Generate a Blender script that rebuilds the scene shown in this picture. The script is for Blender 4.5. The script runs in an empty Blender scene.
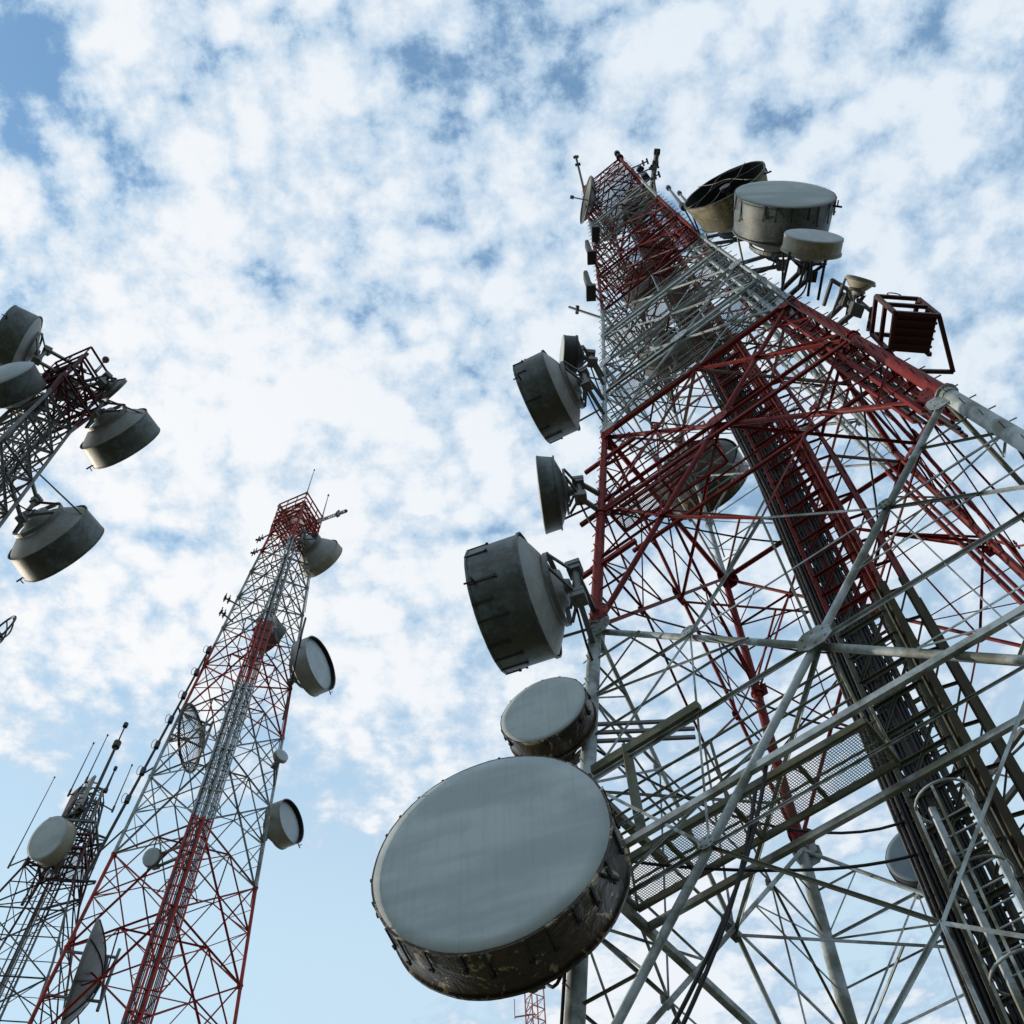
import bpy, math, random
from mathutils import Vector, Matrix
R = math.radians
random.seed(7)
scene = bpy.context.scene
COL = scene.collection

# ------------------------------------------------------------------ camera
F, ROLL, TH, CZ = 1065.96, 0.05320737, 1.08300855, 1.6
fwd = Vector((0, math.cos(TH), math.sin(TH)))
up0 = Vector((0, -math.sin(TH), math.cos(TH)))
rt0 = Vector((1, 0, 0))
crt = rt0 * math.cos(ROLL) - up0 * math.sin(ROLL)
cup = rt0 * math.sin(ROLL) + up0 * math.cos(ROLL)
cam_d = bpy.data.cameras.new('camera')
cam = bpy.data.objects.new('camera', cam_d)
COL.objects.link(cam)
cam_d.sensor_width = 36
cam_d.lens = 36 * F / 1024
cam_d.clip_start = 0.1
cam_d.clip_end = 20000
M3 = Matrix((crt, cup, -fwd)).transposed()
cam.matrix_world = Matrix.Translation((0, 0, CZ)) @ M3.to_4x4()
scene.camera = cam
CAMP = Vector((0, 0, CZ))

def at(u, v, depth):
    return CAMP + (fwd + crt * ((u - 512) / F) + cup * ((512 - v) / F)) * depth

def px(p):
    d = Vector(p) - CAMP
    z = d.dot(fwd)
    if z < 0.5: return None
    return 512 + F * d.dot(crt) / z, 512 - F * d.dot(cup) / z, z

# ------------------------------------------------------------------ light
SUN_AZ, SUN_EL = R(-62), R(14)
sdir = Vector((math.sin(SUN_AZ) * math.cos(SUN_EL), math.cos(SUN_AZ) * math.cos(SUN_EL), math.sin(SUN_EL)))
sl = bpy.data.lights.new('sun', 'SUN')
sl.energy = 3.8
sl.angle = R(0.6)
sl.color = (1.0, 0.86, 0.68)
so = bpy.data.objects.new('sun', sl)
COL.objects.link(so)
so.rotation_euler = (-sdir).to_track_quat('-Z', 'Y').to_euler()
so.location = (0, 0, 60)

scene.view_settings.view_transform = 'Standard'
scene.view_settings.look = 'None'
scene.view_settings.exposure = 0.0
scene.view_settings.gamma = 1.0

# ------------------------------------------------------------------ node helper
class NT:
    def __init__(s, tree): s.t = tree; s.n = tree.nodes; s.l = tree.links
    def new(s, kind, **kw):
        n = s.n.new(kind)
        for k, v in kw.items():
            if k.startswith('_'): continue
            setattr(n, k, v)
        return n
    def link(s, a, b): s.l.new(a, b)
    def val(s, sock, x):
        if hasattr(x, 'default_value') or hasattr(x, 'is_linked'): s.l.new(x, sock)
        else: sock.default_value = x
    def math(s, op, a, b=0.0, c=None, clamp=False):
        n = s.n.new('ShaderNodeMath'); n.operation = op; n.use_clamp = clamp
        s.val(n.inputs[0], a); s.val(n.inputs[1], b)
        if c is not None: s.val(n.inputs[2], c)
        return n.outputs[0]
    def vmath(s, op, a, b=(0, 0, 0)):
        n = s.n.new('ShaderNodeVectorMath'); n.operation = op
        s.val(n.inputs[0], a); s.val(n.inputs[1], b)
        return n.outputs[1] if op in ('DOT_PRODUCT', 'LENGTH', 'DISTANCE') else n.outputs[0]
    def noise(s, vec, scale, detail=4, rough=0.55, dist=0.0, dims='3D'):
        n = s.n.new('ShaderNodeTexNoise'); n.noise_dimensions = dims
        s.val(n.inputs['Vector'], vec)
        n.inputs['Scale'].default_value = scale; n.inputs['Detail'].default_value = detail
        n.inputs['Roughness'].default_value = rough; n.inputs['Distortion'].default_value = dist
        return n.outputs[0]
    def smooth(s, x, a, b, lo=0.0, hi=1.0):
        n = s.n.new('ShaderNodeMapRange'); n.interpolation_type = 'SMOOTHSTEP'
        s.val(n.inputs['Value'], x)
        for k, v in (('From Min', a), ('From Max', b), ('To Min', lo), ('To Max', hi)): s.val(n.inputs[k], v)
        return n.outputs[0]
    def mix(s, f, a, b):
        n = s.n.new('ShaderNodeMix'); n.data_type = 'RGBA'
        s.val(n.inputs[0], f)
        s.val(n.inputs[6], a if not isinstance(a, tuple) else (*a, 1) if len(a) == 3 else a)
        s.val(n.inputs[7], b if not isinstance(b, tuple) else (*b, 1) if len(b) == 3 else b)
        return n.outputs[2]

# ------------------------------------------------------------------ sky (world)
world = bpy.data.worlds.new('World')
scene.world = world
world.use_nodes = True
W = NT(world.node_tree)
for n in list(W.n): W.n.remove(n)
out = W.new('ShaderNodeOutputWorld')
sky = W.new('ShaderNodeTexSky', sky_type='NISHITA')
sky.sun_disc = False
sky.sun_elevation = SUN_EL
sky.sun_rotation = SUN_AZ % (2 * math.pi)
sky.air_density = 1.1; sky.dust_density = 0.25; sky.ozone_density = 2.5
tc = W.new('ShaderNodeTexCoord')
D = W.vmath('NORMALIZE', tc.outputs['Generated'])
sp = W.new('ShaderNodeSeparateXYZ'); W.link(D, sp.inputs[0])
zc = W.math('MAXIMUM', sp.outputs[2], 0.03)
cx = W.math('DIVIDE', sp.outputs[0], zc); cy = W.math('DIVIDE', sp.outputs[1], zc)
cmb = W.new('ShaderNodeCombineXYZ'); W.link(cx, cmb.inputs[0]); W.link(cy, cmb.inputs[1])
P = cmb.outputs[0]
# gentle warp, then rounded cells at three sizes
wn = W.new('ShaderNodeTexNoise'); W.link(P, wn.inputs['Vector']); wn.inputs['Scale'].default_value = 5; wn.inputs['Detail'].default_value = 5
wv = W.vmath('SUBTRACT', wn.outputs['Color'], (0.5, 0.5, 0.5))
ws = W.new('ShaderNodeVectorMath'); ws.operation = 'SCALE'; W.link(wv, ws.inputs[0]); ws.inputs['Scale'].default_value = 0.16
P2 = W.vmath('ADD', P, ws.outputs[0])
def cells(scale, sm):
    vo = W.new('ShaderNodeTexVoronoi'); vo.feature = 'SMOOTH_F1'; W.link(P2, vo.inputs['Vector'])
    vo.inputs['Scale'].default_value = scale; vo.inputs['Smoothness'].default_value = sm
    return W.math('SUBTRACT', 0.55, vo.outputs['Distance'])
n_big = W.noise(P, 2.6, 2, 0.5)
n_mid = W.noise(P, 16.0, 8, 0.62)
n_fine = W.noise(P, 55.0, 7, 0.66)
dens = W.math('MULTIPLY_ADD', n_big, 0.16, 0.06)
dens = W.math('MULTIPLY_ADD', n_mid, 0.66, dens)
dens = W.math('MULTIPLY_ADD', n_fine, 0.40, dens)
c1 = cells(12.5, 0.42)
dens = W.math('MULTIPLY_ADD', c1, 0.42, dens)
dens = W.math('MULTIPLY_ADD', cells(28.0, 0.45), 0.30, dens)
# stretches of open sky: (direction, cosine radius inner, outer, depth)
def clear(u, v, r_in, r_out, amt):
    global dens
    d = (at(u, v, 1.0) - CAMP).normalized()
    dt = W.vmath('DOT_PRODUCT', D, tuple(d))
    m = W.smooth(dt, math.cos(R(r_out)), math.cos(R(r_in)))
    dens = W.math('MULTIPLY_ADD', m, -amt, dens)
clear(-10, 50, 0.8, 4.0, 0.36)
clear(60, 160, 0.3, 4.0, 0.10)
clear(130, 1010, 4, 17, 0.42)
clear(300, 1010, 1, 8, 0.20)
clear(1010, 780, 1, 6, 0.26)
clear(870, 930, 1, 5, 0.20)
clear(210, 540, 2, 20, -0.12)
clear(450, 380, 2, 16, -0.05)
clear(650, 80, 1, 6, -0.06)
clear(890, 180, 1, 6, -0.06)
clear(640, 30, 1, 6, -0.05)
clear(850, 450, 2, 14, -0.07)
clear(790, 110, 1, 5, -0.10)
clear(925, 35, 1, 5, -0.10)
clear(660, 980, 2, 8, -0.14)
cover = W.smooth(dens, 0.47, 0.675)
shade = W.smooth(dens, 0.58, 0.90)
sd = W.vmath('DOT_PRODUCT', D, tuple(sdir))
glow = W.smooth(sd, 0.0, 0.95)
c_lo = W.mix(glow, (0.44, 0.60, 0.78), (0.56, 0.72, 0.88))
c_hi = W.mix(glow, (0.78, 0.86, 0.94), (0.98, 0.98, 0.99))
ccol = W.mix(shade, c_lo, c_hi)
bg_sky = W.new('ShaderNodeBackground'); W.link(W.vmath('MULTIPLY', sky.outputs[0], (0.38, 1.32, 1.80)), bg_sky.inputs[0]); bg_sky.inputs[1].default_value = 0.15
world.cycles.sampling_method = 'MANUAL'; world.cycles.sample_map_resolution = 512
bg_cl = W.new('ShaderNodeBackground'); W.link(ccol, bg_cl.inputs[0]); bg_cl.inputs[1].default_value = 1.0
# thin high veil, thicker towards the horizon
veil = W.smooth(sp.outputs[2], 0.98, 0.60, 0.24, 0.88)
bg_veil = W.new('ShaderNodeBackground'); bg_veil.inputs[0].default_value = (0.64, 0.82, 0.93, 1); bg_veil.inputs[1].default_value = 1.0
vm = W.new('ShaderNodeMixShader'); W.link(veil, vm.inputs[0]); W.link(bg_sky.outputs[0], vm.inputs[1]); W.link(bg_veil.outputs[0], vm.inputs[2])
above = W.smooth(sp.outputs[2], 0.0, 0.12)
cover = W.math('MULTIPLY', cover, above)
mx = W.new('ShaderNodeMixShader')
W.link(cover, mx.inputs[0]); W.link(vm.outputs[0], mx.inputs[1]); W.link(bg_cl.outputs[0], mx.inputs[2])
W.link(mx.outputs[0], out.inputs[0])

# ------------------------------------------------------------------ materials
def newmat(name):
    m = bpy.data.materials.new(name); m.use_nodes = True
    t = NT(m.node_tree); b = t.n['Principled BSDF']
    return m, t, b

def worn(name, base, rough=0.6, metal=0.0, stain=(0.06, 0.055, 0.045), amt=0.5, scale=2.5, lo=0.45, hi=0.75, streak=True, alg=None, spec=0.4):
    m, t, b = newmat(name)
    tc = t.new('ShaderNodeTexCoord')
    mp = t.new('ShaderNodeMapping'); t.link(tc.outputs['Object'], mp.inputs[0])
    if streak: mp.inputs['Scale'].default_value = (1, 1, 0.3)
    n1 = t.noise(mp.outputs[0], scale, 7, 0.62)
    n2 = t.noise(tc.outputs['Object'], scale * 7, 5, 0.6)
    f = t.smooth(t.math('MULTIPLY_ADD', n2, 0.35, t.math('MULTIPLY', n1, 0.75)), lo, hi, 0, amt)
    c = t.mix(f, base, stain)
    v = t.noise(tc.outputs['Object'], scale * 2.3, 5, 0.6)
    c = t.mix(t.smooth(v, 0.3, 0.7, 0, 0.35), c, tuple(x * 0.62 for x in base))
    if alg:
        n3 = t.noise(tc.outputs['Object'], scale * 0.9, 6, 0.65, 0.6)
        c = t.mix(t.smooth(n3, 0.46, 0.64, 0, 0.75), c, alg)
    t.link(c, b.inputs['Base Color'])
    b.inputs['Roughness'].default_value = rough
    b.inputs['Metallic'].default_value = metal
    b.inputs['Specular IOR Level'].default_value = spec
    bp = t.new('ShaderNodeBump'); bp.inputs['Strength'].default_value = 0.15; bp.inputs['Distance'].default_value = 0.02
    t.link(n2, bp.inputs['Height']); t.link(bp.outputs[0], b.inputs['Normal'])
    return m

def banded(name, edges, red=(0.15, 0.008, 0.007), white=(0.42, 0.48, 0.51), alg=(0.075, 0.08, 0.045), algz=0.0):
    """Aviation paint: red where edges alternate (edges = z values, first interval below edges[0] is white)."""
    m, t, b = newmat(name)
    g = t.new('ShaderNodeNewGeometry')
    s = t.new('ShaderNodeSeparateXYZ'); t.link(g.outputs['Position'], s.inputs[0])
    z = s.outputs[2]
    acc = None
    for i in range(0, len(edges), 2):
        a = t.math('GREATER_THAN', z, edges[i])
        bb = t.math('LESS_THAN', z, edges[i + 1]) if i + 1 < len(edges) else 1.0
        k = t.math('MULTIPLY', a, bb)
        acc = k if acc is None else t.math('ADD', acc, k)
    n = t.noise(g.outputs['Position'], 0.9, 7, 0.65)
    n2 = t.noise(g.outputs['Position'], 5.0, 6, 0.65)
    wcol = t.mix(t.smooth(n2, 0.42, 0.68, 0, 0.6), white, tuple(x * 0.45 for x in white))
    alg_shade = t.smooth(n, 0.42, 0.60, 0, 0.85)  # algae tint, heavier so it also paints in the backlit beams' shade
    if algz: alg_shade = t.math('MULTIPLY', alg_shade, t.smooth(z, algz * 0.6, algz * 1.8, 1.0, 0.35))
    wcol = t.mix(alg_shade, wcol, alg)
    rcol = t.mix(t.smooth(n2, 0.45, 0.75, 0, 0.6), red, tuple(x * 0.4 for x in red))
    n3 = t.noise(g.outputs['Position'], 2.2, 7, 0.7)
    rcol = t.mix(t.smooth(n3, 0.50, 0.66, 0, 0.5), rcol, tuple(x * 1.5 + 0.035 for x in red))
    rcol = t.mix(t.smooth(n, 0.55, 0.70, 0, 0.6), rcol, (0.06, 0.022, 0.014))
    c = t.mix(acc, wcol, rcol)
    t.link(c, b.inputs['Base Color'])
    b.inputs['Roughness'].default_value = 0.6
    b.inputs['Specular IOR Level'].default_value = 0.22
    return m

Z1 = 15.6
def zH(h): return CZ + h * Z1
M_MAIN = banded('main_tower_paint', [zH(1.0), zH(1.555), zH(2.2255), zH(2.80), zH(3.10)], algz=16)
ZB = 32.0
def zB(h): return CZ + h * ZB
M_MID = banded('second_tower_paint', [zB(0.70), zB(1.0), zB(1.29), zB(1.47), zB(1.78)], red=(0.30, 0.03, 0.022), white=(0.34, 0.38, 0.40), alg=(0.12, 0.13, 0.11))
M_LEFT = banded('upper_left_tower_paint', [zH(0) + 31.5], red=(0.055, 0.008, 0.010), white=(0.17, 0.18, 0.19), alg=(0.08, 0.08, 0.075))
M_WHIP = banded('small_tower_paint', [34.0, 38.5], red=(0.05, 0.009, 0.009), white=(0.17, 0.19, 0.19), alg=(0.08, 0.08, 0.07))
M_FAR = banded('far_mast_paint', [3.0], red=(0.45, 0.16, 0.13))
M_REDBOX = worn('dark_red_paint', (0.06, 0.008, 0.007), 0.6, stain=(0.03, 0.012, 0.01))
M_STEEL = worn('galvanised_steel', (0.15, 0.165, 0.17), 0.5, 0.3, stain=(0.10, 0.08, 0.06), scale=4)
M_DSTEEL = worn('dark_steel', (0.04, 0.043, 0.045), 0.55, 0.3, stain=(0.05, 0.035, 0.025), scale=4)
M_OLIVE = worn('mossy_steel', (0.13, 0.145, 0.11), 0.7, 0.0, stain=(0.07, 0.065, 0.03), amt=0.8, scale=2, alg=(0.07, 0.068, 0.025))
M_RUBBER = worn('black_cable_sheath', (0.010, 0.010, 0.012), 0.6, stain=(0.022, 0.022, 0.022), scale=2)
M_SLEEVE = worn('dark_stained_shroud', (0.125, 0.165, 0.18), 0.5, stain=(0.03, 0.032, 0.03), amt=0.85, scale=1.6, lo=0.42, hi=0.62, alg=(0.07, 0.075, 0.055))
M_BROWN = worn('rusty_brown_shroud', (0.04, 0.036, 0.032), 0.33, 0.15, stain=(0.10, 0.06, 0.025), amt=0.85, scale=2.2, lo=0.46, hi=0.62, alg=(0.075, 0.07, 0.06))
M_CREAM = worn('cream_shroud', (0.34, 0.335, 0.28), 0.6, stain=(0.14, 0.13, 0.08), amt=0.8, scale=1.3)
M_YELLOW = worn('yellowed_shroud', (0.24, 0.225, 0.13), 0.6, stain=(0.05, 0.048, 0.03), amt=0.95, scale=1.4, lo=0.4, hi=0.6)
M_BACK = worn('white_back_shell', (0.30, 0.33, 0.34), 0.5, stain=(0.16, 0.15, 0.11), amt=0.7, scale=1.5, alg=(0.22, 0.21, 0.15))
M_RADOME = worn('grey_radome_fabric', (0.36, 0.42, 0.44), 0.75, stain=(0.26, 0.31, 0.325), amt=0.6, scale=0.9, streak=True, spec=0.2)
M_RADWHITE = worn('pale_radome', (0.40, 0.47, 0.51), 0.6, stain=(0.28, 0.31, 0.32), amt=0.6, scale=1.0)
def foil_glint():
    m = worn('rusty_brown_shroud', (0.055, 0.047, 0.040), 0.30, 0.55, stain=(0.085, 0.062, 0.042), amt=0.8, scale=2.4, lo=0.46, hi=0.60)
    t = NT(m.node_tree); b = t.n['Principled BSDF']
    tc = t.new('ShaderNodeTexCoord')
    src = b.inputs['Base Color'].links[0].from_socket
    glint_n = t.noise(tc.outputs['Object'], 2.1, 6, 0.7, 1.2)
    t.link(t.mix(t.smooth(glint_n, 0.57, 0.60, 0, 0.9), src, (0.42, 0.34, 0.22)), b.inputs['Base Color'])  # bright gold patches paint sun glints into the shroud colour
    n = t.noise(tc.outputs['Object'], 3.5, 5, 0.6, 0.8)
    bp = t.new('ShaderNodeBump'); bp.inputs['Strength'].default_value = 0.55; bp.inputs['Distance'].default_value = 0.08
    t.link(n, bp.inputs['Height']); t.link(bp.outputs[0], b.inputs['Normal'])
    return m
M_BROWN = foil_glint()
def radome_mat(name, base, dark, light):
    m, t, b = newmat(name)
    tc = t.new('ShaderNodeTexCoord')
    mp = t.new('ShaderNodeMapping'); t.link(tc.outputs['Object'], mp.inputs[0]); mp.inputs['Scale'].default_value = (9, 9, 0.35)
    run = t.noise(mp.outputs[0], 2.2, 6, 0.65)                       # rain runs
    mp2 = t.new('ShaderNodeMapping'); t.link(tc.outputs['Object'], mp2.inputs[0]); mp2.inputs['Rotation'].default_value = (0.0, 0.9, 0.2); mp2.inputs['Scale'].default_value = (0.35, 1.0, 2.2)
    band = t.noise(mp2.outputs[0], 0.9, 4, 0.5)                      # broad faded bands of the fabric
    blot = t.noise(tc.outputs['Object'], 1.3, 6, 0.6)
    spk = t.noise(tc.outputs['Object'], 26, 3, 0.6)
    c = t.mix(t.smooth(band, 0.40, 0.62, 0, 0.85), base, light)
    c = t.mix(t.smooth(run, 0.45, 0.75, 0, 0.22), c, dark)
    c = t.mix(t.smooth(blot, 0.50, 0.72, 0, 0.35), c, dark)
    c = t.mix(t.smooth(spk, 0.70, 0.78, 0, 0.5), c, (0.12, 0.12, 0.10))
    t.link(c, b.inputs['Base Color']); b.inputs['Roughness'].default_value = 0.7; b.inputs['Specular IOR Level'].default_value = 0.2
    bp = t.new('ShaderNodeBump'); bp.inputs['Strength'].default_value = 0.08; bp.inputs['Distance'].default_value = 0.02
    t.link(run, bp.inputs['Height']); t.link(bp.outputs[0], b.inputs['Normal'])
    return m
M_RADOME = radome_mat('grey_radome_fabric', (0.33, 0.385, 0.40), (0.22, 0.255, 0.26), (0.44, 0.50, 0.51))
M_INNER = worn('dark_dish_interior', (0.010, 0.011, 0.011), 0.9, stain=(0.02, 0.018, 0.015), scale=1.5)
M_LAMPGLASS = worn('red_lamp_glass', (0.12, 0.01, 0.01), 0.2)
M_CONC = worn('concrete', (0.33, 0.32, 0.30), 0.9, stain=(0.15, 0.14, 0.12), scale=1.5)

M_OXIDE = worn('red_oxide_paint', (0.12, 0.010, 0.008), 0.6, stain=(0.04, 0.015, 0.01), scale=2)
M_RADBLUE = worn('blue_grey_radome', (0.17, 0.25, 0.31), 0.6, stain=(0.10, 0.14, 0.17), scale=1.0)
def grating_mat():
    m, t, b = newmat('expanded_metal_grating')
    tc = t.new('ShaderNodeTexCoord')
    s = t.new('ShaderNodeSeparateXYZ'); t.link(tc.outputs['Object'], s.inputs[0])
    a = t.math('ADD', s.outputs[0], s.outputs[1]); c = t.math('SUBTRACT', s.outputs[0], s.outputs[1])
    fa = t.math('ABSOLUTE', t.math('SUBTRACT', t.math('FRACT', t.math('MULTIPLY', a, 20.0)), 0.5))
    fc = t.math('ABSOLUTE', t.math('SUBTRACT', t.math('FRACT', t.math('MULTIPLY', c, 20.0)), 0.5))
    k = t.math('GREATER_THAN', t.math('MAXIMUM', fa, fc), 0.35)
    t.link(k, b.inputs['Alpha'])
    b.inputs['Base Color'].default_value = (0.20, 0.20, 0.20, 1)
    b.inputs['Roughness'].default_value = 0.6
    return m
M_GRATE = grating_mat()

# ------------------------------------------------------------------ mesh building
class MB:
    def __init__(s): s.v = []; s.f = []; s.sm = []
    def add(s, vs, fs, smooth=False):
        o = len(s.v); s.v += [tuple(v) for v in vs]
        s.f += [tuple(i + o for i in f) for f in fs]; s.sm += [smooth] * len(fs)
    def frame(s, d):
        d = d.normalized()
        a = Vector((0, 0, 1)) if abs(d.z) < 0.9 else Vector((1, 0, 0))
        e1 = d.cross(a).normalized(); e2 = d.cross(e1).normalized()
        return e1, e2
    def pipe(s, p, q, r, n=8, r2=None):
        p = Vector(p); q = Vector(q)
        if (q - p).length < 1e-5: return s
        e1, e2 = s.frame(q - p); r2 = r if r2 is None else r2
        vs = []
        for c, rr in ((p, r), (q, r2)):
            for k in range(n):
                a = 2 * math.pi * k / n
                vs.append(c + (e1 * math.cos(a) + e2 * math.sin(a)) * rr)
        s.add(vs, [(k, (k + 1) % n, n + (k + 1) % n, n + k) for k in range(n)], True)
        s.add(vs[:n], [tuple(range(n - 1, -1, -1))]); s.add(vs[n:], [tuple(range(n))])
        return s
    def angle(s, p, q, w, t=None, flip=1):
        p = Vector(p); q = Vector(q)
        if (q - p).length < 1e-5: return s
        t = t or max(0.006, w * 0.14)
        e1, e2 = s.frame(q - p); e1 = e1 * flip
        sec = [(0, 0), (w, 0), (w, t), (t, t), (t, w), (0, w)]
        sec = [(a - w * 0.3, b - w * 0.3) for a, b in sec]
        vs = [c + e1 * a + e2 * b for c in (p, q) for a, b in sec]
        n = 6
        fs = [(k, (k + 1) % n, n + (k + 1) % n, n + k) for k in range(n)]
        fs += [(0, 3, 2, 1), (0, 5, 4, 3), (6, 7, 8, 9), (6, 9, 10, 11)]
        s.add(vs, fs)
        return s
    def bar(s, p, q, w, h, upv=None):
        p = Vector(p); q = Vector(q); d = (q - p).normalized()
        upv = Vector(upv) if upv is not None else (Vector((0, 0, 1)) if abs(d.z) < 0.9 else Vector((1, 0, 0)))
        e1 = d.cross(upv).normalized(); e2 = e1.cross(d).normalized()
        vs = [c + e1 * a * w / 2 + e2 * b * h / 2 for c in (p, q) for a, b in ((-1, -1), (1, -1), (1, 1), (-1, 1))]
        s.add(vs, [(3, 2, 1, 0), (4, 5, 6, 7), (0, 1, 5, 4), (1, 2, 6, 5), (2, 3, 7, 6), (3, 0, 4, 7)])
        return s
    def box(s, c, ex, ey, ez):
        c = Vector(c)
        vs = [c + ex * a + ey * b + ez * d for d in (-1, 1) for a, b in ((-1, -1), (1, -1), (1, 1), (-1, 1))]
        s.add(vs, [(3, 2, 1, 0), (4, 5, 6, 7), (0, 1, 5, 4), (1, 2, 6, 5), (2, 3, 7, 6), (3, 0, 4, 7)])
        return s
    def path(s, pts, r, n=6):
        pts = [Vector(p) for p in pts]
        vs = []
        prev = None
        for i, c in enumerate(pts):
            d = (pts[min(i + 1, len(pts) - 1)] - pts[max(i - 1, 0)]).normalized()
            if prev is None: e1, e2 = s.frame(d)
            else:
                e1 = (prev - d * prev.dot(d)).normalized(); e2 = d.cross(e1).normalized()
            prev = e1
            for k in range(n):
                a = 2 * math.pi * k / n
                vs.append(c + (e1 * math.cos(a) + e2 * math.sin(a)) * r)
        fs = []
        for i in range(len(pts) - 1):
            for k in range(n):
                fs.append((i * n + k, i * n + (k + 1) % n, (i + 1) * n + (k + 1) % n, (i + 1) * n + k))
        fs += [tuple(range(n - 1, -1, -1)), tuple((len(pts) - 1) * n + k for k in range(n))]
        s.add(vs, fs, True)
        return s
    def lathe(s, prof, C, a, e1, e2, n=64, smooth=True, wob=0.0, ph=0.0):
        """prof: list of (distance along axis a, radius)."""
        vs = []
        for (d, r) in prof:
            for k in range(n):
                t = 2 * math.pi * k / n
                rr = r * (1 + wob * math.sin(5 * t + ph) * 0.5 + wob * math.sin(11 * t + 2 * ph) * 0.4 + wob * math.sin(23 * t + ph) * 0.25)
                vs.append(C + a * d + (e1 * math.cos(t) + e2 * math.sin(t)) * rr)
        fs = []
        for i in range(len(prof) - 1):
            for k in range(n):
                fs.append((i * n + k, i * n + (k + 1) % n, (i + 1) * n + (k + 1) % n, (i + 1) * n + k))
        s.add(vs, fs, smooth)
        return s
    def build(s, name, mat, parent=None, origin=None):
        me = bpy.data.meshes.new(name)
        og = Vector(origin) if origin is not None else Vector((0, 0, 0))
        me.from_pydata([tuple(Vector(v) - og) for v in s.v] if origin is not None else s.v, [], s.f)
        me.polygons.foreach_set('use_smooth', s.sm)
        me.materials.append(mat)
        me.update()
        o = bpy.data.objects.new(name, me)
        COL.objects.link(o)
        o.location = og
        if parent is not None:
            o.parent = parent
            # parent chain is unrotated: subtract its accumulated location
            acc = Vector((0, 0, 0)); p = parent
            while p is not None: acc += p.location; p = p.parent
            o.location = og - acc
        return o

def thing(name, label, cat, loc=(0, 0, 0), group=None):
    o = bpy.data.objects.new(name, None); COL.objects.link(o)
    o.location = loc; o.empty_display_size = 0.3
    o['label'] = label; o['category'] = cat
    if group: o['group'] = group
    return o

# ------------------------------------------------------------------ ground
def ground():
    mb = MB()
    S = 6000; n = 24
    vs = []; fs = []
    for j in range(n + 1):
        for i in range(n + 1):
            x = S * ((i / n) * 2 - 1) ** 3; y = S * ((j / n) * 2 - 1) ** 3
            vs.append((x, y, 0))
    for j in range(n):
        for i in range(n):
            fs.append((j * (n + 1) + i, j * (n + 1) + i + 1, (j + 1) * (n + 1) + i + 1, (j + 1) * (n + 1) + i))
    mb.add(vs, fs)
    m, t, b = newmat('dry_grass_ground')
    tc = t.new('ShaderNodeTexCoord')
    n1 = t.noise(tc.outputs['Object'], 0.25, 8, 0.6); n2 = t.noise(tc.outputs['Object'], 6, 8, 0.7)
    c = t.mix(t.smooth(n1, 0.4, 0.6), (0.06, 0.075, 0.03), (0.15, 0.13, 0.09))
    c = t.mix(t.smooth(n2, 0.35, 0.7, 0, 0.5), c, (0.06, 0.06, 0.04))
    t.link(c, b.inputs['Base Color']); b.inputs['Roughness'].default_value = 0.95
    o = mb.build('ground', m)
    o['kind'] = 'structure'
ground()

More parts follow.
